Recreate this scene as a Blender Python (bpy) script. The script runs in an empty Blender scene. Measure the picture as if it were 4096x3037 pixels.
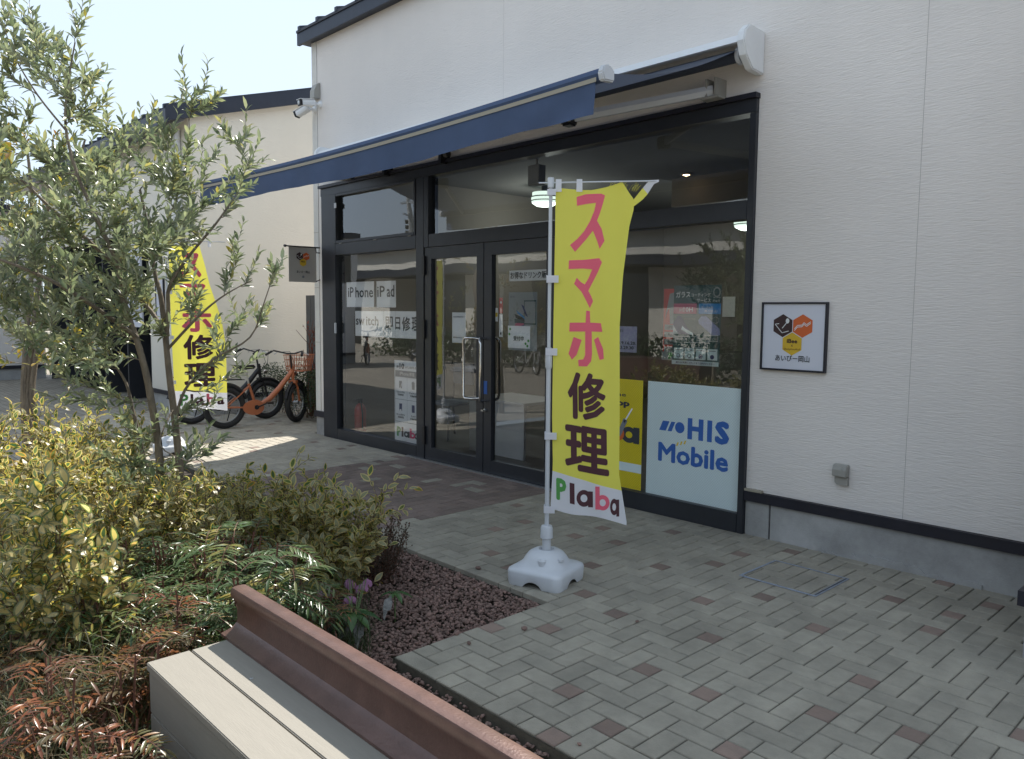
import bpy, math, random
import numpy as np
from mathutils import Vector, Matrix
R_ = math.radians
random.seed(7)
rng = np.random.default_rng(11)
SC = bpy.context.scene
COL = SC.collection

# ------------------------------------------------------------------ camera, sky, sun, exposure
YAW, PITCH, ROLL, HC = 0.813734373, -0.0867603727, -0.00807342904, 1.62
FPX, CX, CY = 3138.807, 2048.0, 1518.5
_f = Vector((-math.sin(YAW)*math.cos(PITCH), math.cos(YAW)*math.cos(PITCH), math.sin(PITCH)))
_r = Vector((math.cos(YAW), math.sin(YAW), 0))
_d = _f.cross(_r)
_r2 = math.cos(ROLL)*_r + math.sin(ROLL)*_d
_d2 = -math.sin(ROLL)*_r + math.cos(ROLL)*_d
cam_data = bpy.data.cameras.new("camera")
cam = bpy.data.objects.new("camera", cam_data)
COL.objects.link(cam)
cam.matrix_world = Matrix(((_r2.x, -_d2.x, -_f.x, 0), (_r2.y, -_d2.y, -_f.y, 0), (_r2.z, -_d2.z, -_f.z, HC), (0, 0, 0, 1)))
cam_data.sensor_width = 36
cam_data.lens = FPX/4096*36
cam_data.clip_start = 0.05
cam_data.clip_end = 900
SC.camera = cam

SUN_EL, SUN_AZ = 50.0, -30.0          # azimuth from +Y towards +X
world = bpy.data.worlds.new("World")
SC.world = world
world.use_nodes = True
wn = world.node_tree
sky = wn.nodes.new("ShaderNodeTexSky")
sky.sky_type = 'NISHITA'
sky.sun_disc = False
sky.sun_elevation = R_(SUN_EL)
sky.sun_rotation = R_(SUN_AZ)
sky.dust_density = 1.0
sky.air_density = 1.0
gam = wn.nodes.new("ShaderNodeGamma")        # hazy winter sky: evenly bright from the sun side to the north
gam.inputs[1].default_value = 0.14
wn.links.new(sky.outputs[0], gam.inputs[0])
tnt = wn.nodes.new("ShaderNodeVectorMath")
tnt.operation = 'MULTIPLY'
tnt.inputs[1].default_value = (1.12, 1.28, 1.46)
wn.links.new(gam.outputs[0], tnt.inputs[0])
wn.links.new(tnt.outputs[0], wn.nodes["Background"].inputs[0])
wn.nodes["Background"].inputs[1].default_value = 0.15
sun_d = bpy.data.lights.new("sun", 'SUN')
sun_d.energy = 2.0
sun_d.angle = R_(0.5)
sun_d.color = (1.0, 0.955, 0.88)
sun = bpy.data.objects.new("sun", sun_d)
COL.objects.link(sun)
_sd = Vector((math.sin(R_(SUN_AZ))*math.cos(R_(SUN_EL)), math.cos(R_(SUN_AZ))*math.cos(R_(SUN_EL)), math.sin(R_(SUN_EL))))
sun.rotation_euler = _sd.to_track_quat('Z', 'Y').to_euler()
sun.location = (-8, 12, 20)
SC.view_settings.view_transform = 'Standard'
SC.view_settings.look = 'None'
SC.view_settings.exposure = 2.08
SC.view_settings.gamma = 1
SC.view_settings.use_curve_mapping = False
SC.render.engine = 'CYCLES'
SC.cycles.max_bounces = 8
SC.cycles.transparent_max_bounces = 12
SC.cycles.sample_clamp_indirect = 6
SC.cycles.use_denoising = True

# ------------------------------------------------------------------ helpers
def ray(x, y):
    a, b = (x-CX)/FPX, (y-CY)/FPX
    return _r2*a + _d2*b + _f
def at_dist(x, y, d):
    r = ray(x, y)
    t = d/math.hypot(r.x, r.y)
    return Vector((t*r.x, t*r.y, HC+t*r.z))
def on_ground(x, y, z=0.0):
    r = ray(x, y)
    t = (z-HC)/r.z
    return Vector((t*r.x, t*r.y, z))

def link(o, parent=None):
    COL.objects.link(o)
    if parent is not None:
        o.parent = parent
    return o
def thing(name, label, cat, loc=(0, 0, 0), rotz=0, group=None):
    o = bpy.data.objects.new(name, None)
    o.empty_display_size = 0.1
    COL.objects.link(o)
    o.location = loc
    o.rotation_euler = (0, 0, rotz)
    o['label'] = label
    o['category'] = cat
    if group:
        o['group'] = group
    return o
def tag(o, label, cat, group=None):
    o['label'] = label
    o['category'] = cat
    if group:
        o['group'] = group
    return o
def kind(o, k):
    o['kind'] = k
    return o

class MB:
    def __init__(s):
        s.v, s.f = [], []
    def quad(s, a, b, c, d):
        n = len(s.v)
        s.v += [tuple(a), tuple(b), tuple(c), tuple(d)]
        s.f.append((n, n+1, n+2, n+3))
        return s
    def poly(s, pts):
        n = len(s.v)
        s.v += [tuple(p) for p in pts]
        s.f.append(tuple(range(n, n+len(pts))))
        return s
    def box(s, x0, y0, z0, x1, y1, z1):
        n = len(s.v)
        s.v += [(x0, y0, z0), (x1, y0, z0), (x1, y1, z0), (x0, y1, z0), (x0, y0, z1), (x1, y0, z1), (x1, y1, z1), (x0, y1, z1)]
        for q in ((0, 3, 2, 1), (4, 5, 6, 7), (0, 1, 5, 4), (1, 2, 6, 5), (2, 3, 7, 6), (3, 0, 4, 7)):
            s.f.append(tuple(n+i for i in q))
        return s
    def rbox(s, x0, y0, z0, x1, y1, z1, rot=0.0, axis='X', piv=None):
        n = len(s.v)
        s.box(x0, y0, z0, x1, y1, z1)
        c = Vector(piv) if piv else Vector(((x0+x1)/2, (y0+y1)/2, (z0+z1)/2))
        m = Matrix.Rotation(rot, 3, axis)
        for i in range(n, len(s.v)):
            s.v[i] = tuple(m @ (Vector(s.v[i])-c) + c)
        return s
    def tube(s, pts, rad, n=8, caps=True, flat=1.0):
        pts = [Vector(p) for p in pts]
        if not hasattr(rad, '__len__'):
            rad = [rad]*len(pts)
        base = len(s.v)
        up = Vector((0, 0, 1))
        prev = None
        for i, p in enumerate(pts):
            t = (pts[min(i+1, len(pts)-1)]-pts[max(i-1, 0)])
            if t.length < 1e-9:
                t = Vector((0, 0, 1))
            t.normalize()
            if prev is None:
                a = t.cross(up)
                if a.length < 0.05:
                    a = t.cross(Vector((1, 0, 0)))
            else:
                a = prev - t*prev.dot(t)
                if a.length < 1e-5:
                    a = t.cross(up)
            a.normalize()
            prev = a
            b = t.cross(a)
            for k in range(n):
                an = 2*math.pi*k/n
                s.v.append(tuple(p + a*math.cos(an)*rad[i] + b*math.sin(an)*rad[i]*flat))
        for i in range(len(pts)-1):
            for k in range(n):
                k2 = (k+1) % n
                s.f.append((base+i*n+k, base+i*n+k2, base+(i+1)*n+k2, base+(i+1)*n+k))
        if caps:
            s.f.append(tuple(base+k for k in range(n))[::-1])
            s.f.append(tuple(base+(len(pts)-1)*n+k for k in range(n)))
        return s
    def lathe(s, prof, c=(0, 0, 0), n=20, axis='Z'):
        base = len(s.v)
        for r, z in prof:
            for k in range(n):
                a = 2*math.pi*k/n
                x, y = r*math.cos(a), r*math.sin(a)
                p = (x, y, z) if axis == 'Z' else ((z, x, y) if axis == 'X' else (x, z, y))
                s.v.append((c[0]+p[0], c[1]+p[1], c[2]+p[2]))
        for i in range(len(prof)-1):
            for k in range(n):
                k2 = (k+1) % n
                s.f.append((base+i*n+k, base+i*n+k2, base+(i+1)*n+k2, base+(i+1)*n+k))
        s.f.append(tuple(base+k for k in range(n))[::-1])
        s.f.append(tuple(base+(len(prof)-1)*n+k for k in range(n)))
        return s
    def torus(s, c, R, r, axis='Y', n=32, m=8, a0=0, a1=2*math.pi, flat=1.0):
        base = len(s.v)
        full = abs(a1-a0-2*math.pi) < 1e-6
        cnt = n if full else n+1
        for i in range(cnt):
            a = a0+(a1-a0)*i/n
            for k in range(m):
                b = 2*math.pi*k/m
                rr = R+r*math.cos(b)
                h = r*math.sin(b)*flat
                x, z = rr*math.cos(a), rr*math.sin(a)
                p = (x, h, z) if axis == 'Y' else ((h, x, z) if axis == 'X' else (x, z, h))
                s.v.append((c[0]+p[0], c[1]+p[1], c[2]+p[2]))
        for i in range(n if full else n):
            i2 = (i+1) % cnt
            for k in range(m):
                k2 = (k+1) % m
                s.f.append((base+i*m+k, base+i2*m+k, base+i2*m+k2, base+i*m+k2))
        return s
    def extrude(s, outline, fn, d0, d1):
        """outline: 2D pts; fn(u,v,w) -> xyz ; solid between w=d0 and w=d1"""
        n = len(outline)
        b = len(s.v)
        s.v += [tuple(fn(u, v, d0)) for u, v in outline] + [tuple(fn(u, v, d1)) for u, v in outline]
        s.f.append(tuple(range(b, b+n))[::-1])
        s.f.append(tuple(range(b+n, b+2*n)))
        for i in range(n):
            j = (i+1) % n
            s.f.append((b+i, b+j, b+n+j, b+n+i))
        return s
    def mesh(s, name, mat=None):
        me = bpy.data.meshes.new(name)
        me.from_pydata(s.v, [], s.f)
        if mat:
            me.materials.append(mat)
        me.update()
        return me
    def build(s, name, mat, parent=None, smooth=False, bevel=0):
        me = s.mesh(name, mat)
        if bevel:
            import bmesh
            bm = bmesh.new()
            bm.from_mesh(me)
            bmesh.ops.remove_doubles(bm, verts=bm.verts, dist=1e-5)
            bmesh.ops.recalc_face_normals(bm, faces=bm.faces)
            es = [e for e in bm.edges if len(e.link_faces) == 2 and e.calc_face_angle(0) > 0.6]
            bmesh.ops.bevel(bm, geom=es, offset=bevel, segments=2, affect='EDGES', clamp_overlap=True)
            bm.to_mesh(me)
            bm.free()
        if smooth:
            me.polygons.foreach_set('use_smooth', [True]*len(me.polygons))
            try:
                me.set_sharp_from_angle(angle=R_(40))
            except Exception:
                pass
        o = bpy.data.objects.new(name, me)
        return link(o, parent)

def copy_tree(o, parent=None, label=None):
    c = o.copy()
    COL.objects.link(c)
    if parent is not None:
        c.parent = parent
    if label:
        c['label'] = label
    for ch in list(o.children):
        copy_tree(ch, c)
    return c

# ------------------------------------------------------------------ materials
def mat(name, col, rough=0.6, metal=0.0, var=0.0, vscale=8.0, bump=0.0, bscale=60.0, stretch=(1, 1, 1), col2=None, coat=0.0, trans=0.0, spec=0.5, emis=None, estr=0, obj_rand=0.0, world_co=False, stain=0.0):
    m = bpy.data.materials.new(name)
    m.use_nodes = True
    nt = m.node_tree
    b = nt.nodes["Principled BSDF"]
    b.inputs['Base Color'].default_value = (*col, 1)
    b.inputs['Roughness'].default_value = rough
    b.inputs['Metallic'].default_value = metal
    b.inputs['Coat Weight'].default_value = coat
    b.inputs['Specular IOR Level'].default_value = spec
    if emis:
        b.inputs['Emission Color'].default_value = (*emis, 1)
        b.inputs['Emission Strength'].default_value = estr
    tc = nt.nodes.new('ShaderNodeTexCoord')
    mp = nt.nodes.new('ShaderNodeMapping')
    mp.inputs['Scale'].default_value = stretch
    if world_co:
        gp_ = nt.nodes.new('ShaderNodeNewGeometry')
        nt.links.new(gp_.outputs['Position'], mp.inputs[0])
    else:
        nt.links.new(tc.outputs['Object'], mp.inputs[0])
    if var > 0 or col2:
        n1 = nt.nodes.new('ShaderNodeTexNoise')
        n1.inputs['Scale'].default_value = vscale
        n1.inputs['Detail'].default_value = 6
        n1.inputs['Roughness'].default_value = 0.65
        nt.links.new(mp.outputs[0], n1.inputs[0])
        rp = nt.nodes.new('ShaderNodeValToRGB')
        rp.color_ramp.elements[0].position = 0.3
        rp.color_ramp.elements[1].position = 0.7
        c0 = col2 if col2 else tuple(c*(1-var) for c in col)
        c1 = col if col2 else tuple(min(1, c*(1+var)) for c in col)
        rp.color_ramp.elements[0].color = (*c0, 1)
        rp.color_ramp.elements[1].color = (*c1, 1)
        nt.links.new(n1.outputs[0], rp.inputs[0])
        out = rp.outputs[0]
        if obj_rand:
            hs = nt.nodes.new('ShaderNodeHueSaturation')
            oi = nt.nodes.new('ShaderNodeObjectInfo')
            at = nt.nodes.new('ShaderNodeAttribute')
            at.attribute_name = 'rnd'
            ad = nt.nodes.new('ShaderNodeMath')
            ad.operation = 'ADD'
            nt.links.new(oi.outputs['Random'], ad.inputs[0])
            nt.links.new(at.outputs['Fac'], ad.inputs[1])
            fr = nt.nodes.new('ShaderNodeMath')
            fr.operation = 'FRACT'
            nt.links.new(ad.outputs[0], fr.inputs[0])
            mr = nt.nodes.new('ShaderNodeMapRange')
            mr.inputs[3].default_value = 1-obj_rand
            mr.inputs[4].default_value = 1+obj_rand
            nt.links.new(fr.outputs[0], mr.inputs[0])
            nt.links.new(mr.outputs[0], hs.inputs['Value'])
            nt.links.new(out, hs.inputs['Color'])
            out = hs.outputs[0]
        if stain:
            n5 = nt.nodes.new('ShaderNodeTexNoise')
            n5.inputs['Scale'].default_value = 1.7
            n5.inputs['Detail'].default_value = 7
            n5.inputs['Roughness'].default_value = 0.7
            nt.links.new(mp.outputs[0], n5.inputs[0])
            m5 = nt.nodes.new('ShaderNodeMapRange')
            m5.inputs[1].default_value = 0.32
            m5.inputs[2].default_value = 0.62
            m5.inputs[3].default_value = 1-stain
            m5.inputs[4].default_value = 1.06
            nt.links.new(n5.outputs[0], m5.inputs[0])
            h5 = nt.nodes.new('ShaderNodeHueSaturation')
            nt.links.new(m5.outputs[0], h5.inputs['Value'])
            nt.links.new(out, h5.inputs['Color'])
            out = h5.outputs[0]
        nt.links.new(out, b.inputs['Base Color'])
    if bump > 0:
        n2 = nt.nodes.new('ShaderNodeTexNoise')
        n2.inputs['Scale'].default_value = bscale
        n2.inputs['Detail'].default_value = 5
        nt.links.new(mp.outputs[0], n2.inputs[0])
        bp = nt.nodes.new('ShaderNodeBump')
        bp.inputs['Strength'].default_value = min(1, bump)
        bp.inputs['Distance'].default_value = 0.01
        nt.links.new(n2.outputs[0], bp.inputs['Height'])
        nt.links.new(bp.outputs[0], b.inputs['Normal'])
    if trans > 0:
        tr = nt.nodes.new('ShaderNodeBsdfTranslucent')
        src = b.inputs['Base Color'].links[0].from_socket if b.inputs['Base Color'].links else None
        if src:
            nt.links.new(src, tr.inputs[0])
        else:
            tr.inputs[0].default_value = (*col, 1)
        mx = nt.nodes.new('ShaderNodeMixShader')
        mx.inputs[0].default_value = trans
        nt.links.new(b.outputs[0], mx.inputs[1])
        nt.links.new(tr.outputs[0], mx.inputs[2])
        nt.links.new(mx.outputs[0], nt.nodes['Material Output'].inputs[0])
    return m

def siding_mat(name, col, scale=1.0):
    m = bpy.data.materials.new(name)
    m.use_nodes = True
    nt = m.node_tree
    L = nt.links.new
    b = nt.nodes["Principled BSDF"]
    b.inputs['Roughness'].default_value = 0.75
    b.inputs['Specular IOR Level'].default_value = 0.3
    tc = nt.nodes.new('ShaderNodeTexCoord')
    mp = nt.nodes.new('ShaderNodeMapping')
    mp.inputs['Scale'].default_value = (18, 18, 135*scale)
    L(tc.outputs['Object'], mp.inputs[0])
    n = nt.nodes.new('ShaderNodeTexNoise')
    n.inputs['Scale'].default_value = 1.0
    n.inputs['Detail'].default_value = 3
    n.inputs['Roughness'].default_value = 0.5
    L(mp.outputs[0], n.inputs[0])
    # deeper broken grooves
    mp2 = nt.nodes.new('ShaderNodeMapping')
    mp2.inputs['Scale'].default_value = (7, 7, 75*scale)
    L(tc.outputs['Object'], mp2.inputs[0])
    n2 = nt.nodes.new('ShaderNodeTexNoise')
    n2.inputs['Scale'].default_value = 1.0
    n2.inputs['Detail'].default_value = 3
    L(mp2.outputs[0], n2.inputs[0])
    r2 = nt.nodes.new('ShaderNodeMapRange')
    r2.inputs[1].default_value = 0.30
    r2.inputs[2].default_value = 0.42
    L(n2.outputs[0], r2.inputs[0])
    ad = nt.nodes.new('ShaderNodeMath')
    ad.operation = 'MULTIPLY_ADD'
    L(r2.outputs[0], ad.inputs[0])
    ad.inputs[1].default_value = 0.28
    L(n.outputs[0], ad.inputs[2])
    bp = nt.nodes.new('ShaderNodeBump')
    bp.inputs['Strength'].default_value = 0.85
    bp.inputs['Distance'].default_value = 0.005
    L(ad.outputs[0], bp.inputs['Height'])
    L(bp.outputs[0], b.inputs['Normal'])
    # soft weathering
    n3 = nt.nodes.new('ShaderNodeTexNoise')
    n3.inputs['Scale'].default_value = 0.7
    n3.inputs['Detail'].default_value = 4
    L(tc.outputs['Object'], n3.inputs[0])
    rp = nt.nodes.new('ShaderNodeValToRGB')
    rp.color_ramp.elements[0].position = 0.3
    rp.color_ramp.elements[1].position = 0.7
    rp.color_ramp.elements[0].color = (*[c*0.90 for c in col], 1)
    rp.color_ramp.elements[1].color = (*col, 1)
    L(n3.outputs[0], rp.inputs[0])
    # faint rain streaks and splash dirt close to the ground
    mp4 = nt.nodes.new('ShaderNodeMapping')
    mp4.inputs['Scale'].default_value = (3.5, 3.5, 0.35)
    L(tc.outputs['Object'], mp4.inputs[0])
    n4 = nt.nodes.new('ShaderNodeTexNoise')
    n4.inputs['Scale'].default_value = 1.0
    n4.inputs['Detail'].default_value = 4
    L(mp4.outputs[0], n4.inputs[0])
    s4 = nt.nodes.new('ShaderNodeMapRange')
    s4.inputs[1].default_value = 0.35
    s4.inputs[2].default_value = 0.6
    s4.inputs[3].default_value = 0.985
    s4.inputs[4].default_value = 1.0
    L(n4.outputs[0], s4.inputs[0])
    sx = nt.nodes.new('ShaderNodeSeparateXYZ')
    L(tc.outputs['Object'], sx.inputs[0])
    zz = nt.nodes.new('ShaderNodeMapRange')
    zz.inputs[1].default_value = 0.3
    zz.inputs[2].default_value = 0.75
    zz.inputs[3].default_value = 0.93
    zz.inputs[4].default_value = 1.0
    L(sx.outputs['Z'], zz.inputs[0])
    mu = nt.nodes.new('ShaderNodeMath')
    mu.operation = 'MULTIPLY'
    L(s4.outputs[0], mu.inputs[0])
    L(zz.outputs[0], mu.inputs[1])
    h4 = nt.nodes.new('ShaderNodeHueSaturation')
    L(rp.outputs[0], h4.inputs['Color'])
    L(mu.outputs[0], h4.inputs['Value'])
    L(h4.outputs[0], b.inputs['Base Color'])
    return m

def glass_mat(name, tint=(0.96, 0.97, 0.97), boost=2.1):
    m = bpy.data.materials.new(name)
    m.use_nodes = True
    nt = m.node_tree
    for n in list(nt.nodes):
        if n.type != 'OUTPUT_MATERIAL':
            nt.nodes.remove(n)
    out = nt.nodes[0]
    tr = nt.nodes.new('ShaderNodeBsdfTransparent')
    tr.inputs[0].default_value = (*tint, 1)
    gl = nt.nodes.new('ShaderNodeBsdfGlossy')
    gl.inputs['Roughness'].default_value = 0.0
    gl.inputs['Color'].default_value = (0.93, 0.96, 1, 1)
    fr = nt.nodes.new('ShaderNodeFresnel')
    fr.inputs[0].default_value = 1.5
    mu = nt.nodes.new('ShaderNodeMath')
    mu.operation = 'MULTIPLY'
    mu.use_clamp = True
    mu.inputs[1].default_value = boost
    nt.links.new(fr.outputs[0], mu.inputs[0])
    # gentle float-glass waviness
    tc = nt.nodes.new('ShaderNodeTexCoord')
    nz = nt.nodes.new('ShaderNodeTexNoise')
    nz.inputs['Scale'].default_value = 1.3
    nz.inputs['Detail'].default_value = 1
    nt.links.new(tc.outputs['Object'], nz.inputs[0])
    bp = nt.nodes.new('ShaderNodeBump')
    bp.inputs['Strength'].default_value = 0.25
    bp.inputs['Distance'].default_value = 0.01
    nt.links.new(nz.outputs[0], bp.inputs['Height'])
    nt.links.new(bp.outputs[0], gl.inputs['Normal'])
    mx = nt.nodes.new('ShaderNodeMixShader')
    nt.links.new(mu.outputs[0], mx.inputs[0])
    nt.links.new(tr.outputs[0], mx.inputs[1])
    nt.links.new(gl.outputs[0], mx.inputs[2])
    nt.links.new(mx.outputs[0], out.inputs[0])
    return m

def leaf_mat(name, cols, rough=0.38, trans=0.32, spec=0.5):
    """cols: list of (pos, rgb) sampled by the per-leaf attribute 'rnd'"""
    m = bpy.data.materials.new(name)
    m.use_nodes = True
    nt = m.node_tree
    b = nt.nodes["Principled BSDF"]
    at = nt.nodes.new('ShaderNodeAttribute')
    at.attribute_name = 'rnd'
    rp = nt.nodes.new('ShaderNodeValToRGB')
    el = rp.color_ramp.elements
    while len(el) < len(cols):
        el.new(0.5)
    for e, (p, c) in zip(el, cols):
        e.position = p
        e.color = (*c, 1)
    nt.links.new(at.outputs['Fac'], rp.inputs[0])
    nt.links.new(rp.outputs[0], b.inputs['Base Color'])
    b.inputs['Roughness'].default_value = rough
    b.inputs['Specular IOR Level'].default_value = spec
    tr = nt.nodes.new('ShaderNodeBsdfTranslucent')
    hs = nt.nodes.new('ShaderNodeHueSaturation')
    hs.inputs['Value'].default_value = 1.5
    hs.inputs['Saturation'].default_value = 1.1
    nt.links.new(rp.outputs[0], hs.inputs['Color'])
    nt.links.new(hs.outputs[0], tr.inputs[0])
    mx = nt.nodes.new('ShaderNodeMixShader')
    mx.inputs[0].default_value = trans
    nt.links.new(b.outputs[0], mx.inputs[1])
    nt.links.new(tr.outputs[0], mx.inputs[2])
    nt.links.new(mx.outputs[0], nt.nodes['Material Output'].inputs[0])
    return m

M = {}
M['siding'] = siding_mat('white_siding', (0.83, 0.785, 0.745))
M['siding_cream'] = siding_mat('cream_siding', (0.83, 0.79, 0.70), 1.0)
M['sealant'] = mat('grey_sealant', (0.48, 0.46, 0.43), 0.8)
M['trimwall'] = mat('corner_trim', (0.66, 0.645, 0.61), 0.8, var=0.05, bump=0.3, bscale=120)
M['black_alu'] = mat('black_aluminium', (0.034, 0.037, 0.045), 0.38, 0.2, var=0.15, vscale=3)
M['dark_strip'] = mat('dark_metal_flashing', (0.022, 0.022, 0.032), 0.45, 0.2, var=0.2, vscale=5)
M['roof_metal'] = mat('dark_blue_roof_metal', (0.035, 0.042, 0.06), 0.45, 0.4, var=0.1)
M['glass'] = glass_mat('window_glass')
M['chrome'] = mat('polished_steel', (0.72, 0.70, 0.68), 0.12, 1.0)
M['alu'] = mat('brushed_aluminium', (0.50, 0.51, 0.52), 0.35, 0.9, var=0.1, vscale=20)
M['white_plastic'] = mat('white_plastic', (0.56, 0.58, 0.61), 0.42, var=0.035, vscale=6, bump=0.05, bscale=30)
M['white_paint'] = mat('white_paint', (0.76, 0.77, 0.78), 0.4, var=0.03)
M['grey_plastic'] = mat('grey_plastic', (0.33, 0.32, 0.29), 0.5, var=0.05)
M['black_plastic'] = mat('black_plastic', (0.012, 0.012, 0.014), 0.42)
M['rubber'] = mat('black_rubber', (0.02, 0.02, 0.022), 0.75, bump=0.3, bscale=90)
M['paper'] = mat('white_paper', (0.90, 0.91, 0.92), 0.7, var=0.02, vscale=3)
M['paper_blue'] = mat('pale_blue_film', (0.66, 0.78, 0.80), 0.55, var=0.03, vscale=2, coat=0.5)
M['ink'] = mat('dark_ink', (0.035, 0.04, 0.05), 0.7)
M['ink_grey'] = mat('grey_ink', (0.20, 0.22, 0.25), 0.7)
M['ink_blue'] = mat('blue_ink', (0.03, 0.12, 0.42), 0.6)
M['ink_navy'] = mat('navy_ink', (0.03, 0.04, 0.16), 0.6)
M['ink_green'] = mat('green_ink', (0.06, 0.35, 0.07), 0.6)
M['ink_pink'] = mat('pink_ink', (0.78, 0.06, 0.22), 0.6)
M['ink_yellow'] = mat('yellow_ink', (0.72, 0.52, 0.03), 0.6)
M['ink_orange'] = mat('orange_ink', (0.62, 0.13, 0.02), 0.6)
M['ink_brown'] = mat('dark_brown_ink', (0.05, 0.018, 0.016), 0.6)
M['ink_white'] = mat('white_ink', (0.75, 0.77, 0.78), 0.6)
M['yellow_film'] = mat('yellow_film', (0.72, 0.58, 0.015), 0.5, var=0.03, coat=0.5)
M['poster_teal'] = mat('dark_teal_print', (0.05, 0.115, 0.125), 0.5, var=0.2, vscale=9)
M['poster_red'] = mat('red_print', (0.60, 0.08, 0.07), 0.6)
M['poster_grey'] = mat('grey_print', (0.34, 0.37, 0.38), 0.6, var=0.08, vscale=5)
M['poster_sky'] = mat('blue_print', (0.06, 0.30, 0.62), 0.6)
M['poster_rose'] = mat('rose_print', (0.55, 0.12, 0.22), 0.6)
M['poster_lilac'] = mat('lilac_print', (0.28, 0.33, 0.55), 0.55, var=0.2, vscale=60)
M['poster_flower'] = mat('pastel_flower_print', (0.62, 0.62, 0.72), 0.6, vscale=40, col2=(0.45, 0.42, 0.66))
M['cloth_yellow'] = mat('yellow_banner_cloth', (0.90, 0.84, 0.13), 0.75, trans=0.30, var=0.02, vscale=3, bump=0.04, bscale=400)
M['cloth_white'] = mat('white_banner_cloth', (0.80, 0.80, 0.84), 0.75, trans=0.3, bump=0.04, bscale=400)
M['cloth_pink'] = mat('pink_banner_print', (0.92, 0.17, 0.25), 0.75, trans=0.25)
M['cloth_dark'] = mat('dark_purple_banner_print', (0.115, 0.045, 0.055), 0.75, trans=0.3)
M['cloth_green'] = mat('green_banner_print', (0.14, 0.46, 0.12), 0.75, trans=0.35)
M['awning_navy'] = mat('navy_awning_fabric', (0.062, 0.095, 0.18), 0.85, var=0.10, vscale=2.5, bump=0.15, bscale=500, trans=0.12)
M['awning_sheet'] = mat('grey_awning_sheet', (0.12, 0.135, 0.175), 0.9, var=0.06, vscale=2, bump=0.12, bscale=500, trans=0.45)
M['awning_top'] = mat('grey_awning_underside', (0.05, 0.06, 0.085), 0.9, var=0.08, vscale=3)
M['beige_trim'] = mat('beige_trim', (0.33, 0.30, 0.24), 0.7)
M['concrete'] = mat('plinth_concrete', (0.42, 0.42, 0.42), 0.9, vscale=3.2, col2=(0.33, 0.33, 0.32), bump=0.25, bscale=90, world_co=True, stain=0.35)
M['rail'] = mat('brown_painted_rail', (0.13, 0.075, 0.062), 0.29, 0.2, var=0.22, vscale=9, bump=0.12, bscale=110)
M['composite'] = mat('grey_composite_plank', (0.235, 0.215, 0.18), 0.7, var=0.05, vscale=14, bump=0.12, bscale=50, stretch=(0.6, 6, 6))
M['paver'] = mat('grey_paver', (0.355, 0.325, 0.262), 0.88, vscale=7, col2=(0.27, 0.25, 0.205), bump=0.45, bscale=140, obj_rand=0.10, world_co=True, stain=0.28)
M['paver_cream'] = mat('cream_paver', (0.42, 0.375, 0.30), 0.88, vscale=7, col2=(0.34, 0.31, 0.26), bump=0.35, bscale=140, obj_rand=0.10, world_co=True, stain=0.2)
M['paver_red'] = mat('terracotta_paver', (0.255, 0.185, 0.150), 0.88, vscale=9, col2=(0.20, 0.15, 0.125), bump=0.35, bscale=140, obj_rand=0.16, world_co=True, stain=0.2)
M['paver_brown'] = mat('brown_paver', (0.22, 0.165, 0.14), 0.88, vscale=7, col2=(0.175, 0.135, 0.118), bump=0.35, bscale=140, obj_rand=0.16, world_co=True, stain=0.2)
M['sand'] = mat('joint_sand', (0.11, 0.10, 0.08), 0.95, var=0.25, vscale=30, bump=0.3, bscale=200)
M['soil'] = mat('dark_soil', (0.045, 0.033, 0.022), 0.95, var=0.4, vscale=18, bump=0.6, bscale=45)
M['gravel'] = mat('red_lava_gravel', (0.235, 0.14, 0.115), 0.9, vscale=26, col2=(0.17, 0.12, 0.10), bump=0.5, bscale=150, obj_rand=0.30)
M['bark'] = mat('grey_brown_bark', (0.24, 0.195, 0.14), 0.85, vscale=24, col2=(0.11, 0.09, 0.07), bump=1.0, bscale=70, stretch=(1, 1, 0.35))
M['twig'] = mat('brown_twig', (0.115, 0.075, 0.045), 0.8, var=0.2)
M['twig_red'] = mat('red_brown_twig', (0.13, 0.055, 0.035), 0.8, var=0.2)
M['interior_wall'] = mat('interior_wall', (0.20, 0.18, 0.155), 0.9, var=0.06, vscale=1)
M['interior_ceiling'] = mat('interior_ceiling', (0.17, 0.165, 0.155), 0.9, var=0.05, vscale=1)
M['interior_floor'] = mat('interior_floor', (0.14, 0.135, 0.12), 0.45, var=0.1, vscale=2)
M['lamp_glow'] = mat('lamp_diffuser', (0.8, 0.85, 0.8), 0.5, emis=(0.80, 1.0, 0.88), estr=0.26)
M['warm_glow'] = mat('downlight_glow', (0.8, 0.6, 0.4), 0.5, emis=(1.0, 0.72, 0.42), estr=2.5)
M['orange'] = mat('orange_bike_paint', (0.46, 0.15, 0.065), 0.38, var=0.06, coat=0.3)
M['white_bike'] = mat('silver_bike_paint', (0.45, 0.45, 0.44), 0.3, 0.3)
M['red_enamel'] = mat('red_enamel', (0.45, 0.02, 0.015), 0.3, coat=0.4)
M['hexdark'] = mat('dark_plum_print', (0.045, 0.02, 0.022), 0.5)
M['hexorange'] = mat('orange_print', (0.66, 0.13, 0.03), 0.5)
M['hexyellow'] = mat('yellow_print', (0.68, 0.44, 0.03), 0.5)
M['sign_white'] = mat('white_sign_face', (0.66, 0.68, 0.76), 0.45)
M['grey_cloth'] = mat('grey_sign_cloth', (0.46, 0.44, 0.41), 0.85, bump=0.1, bscale=300)
M['parasol'] = mat('beige_parasol_cloth', (0.33, 0.28, 0.23), 0.9, var=0.1)
M['dark_glass'] = mat('dark_shop_glass', (0.02, 0.024, 0.028), 0.06, spec=0.8)
M['gate_grey'] = mat('grey_gate_board', (0.085, 0.085, 0.085), 0.6, var=0.1, vscale=6)

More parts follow.
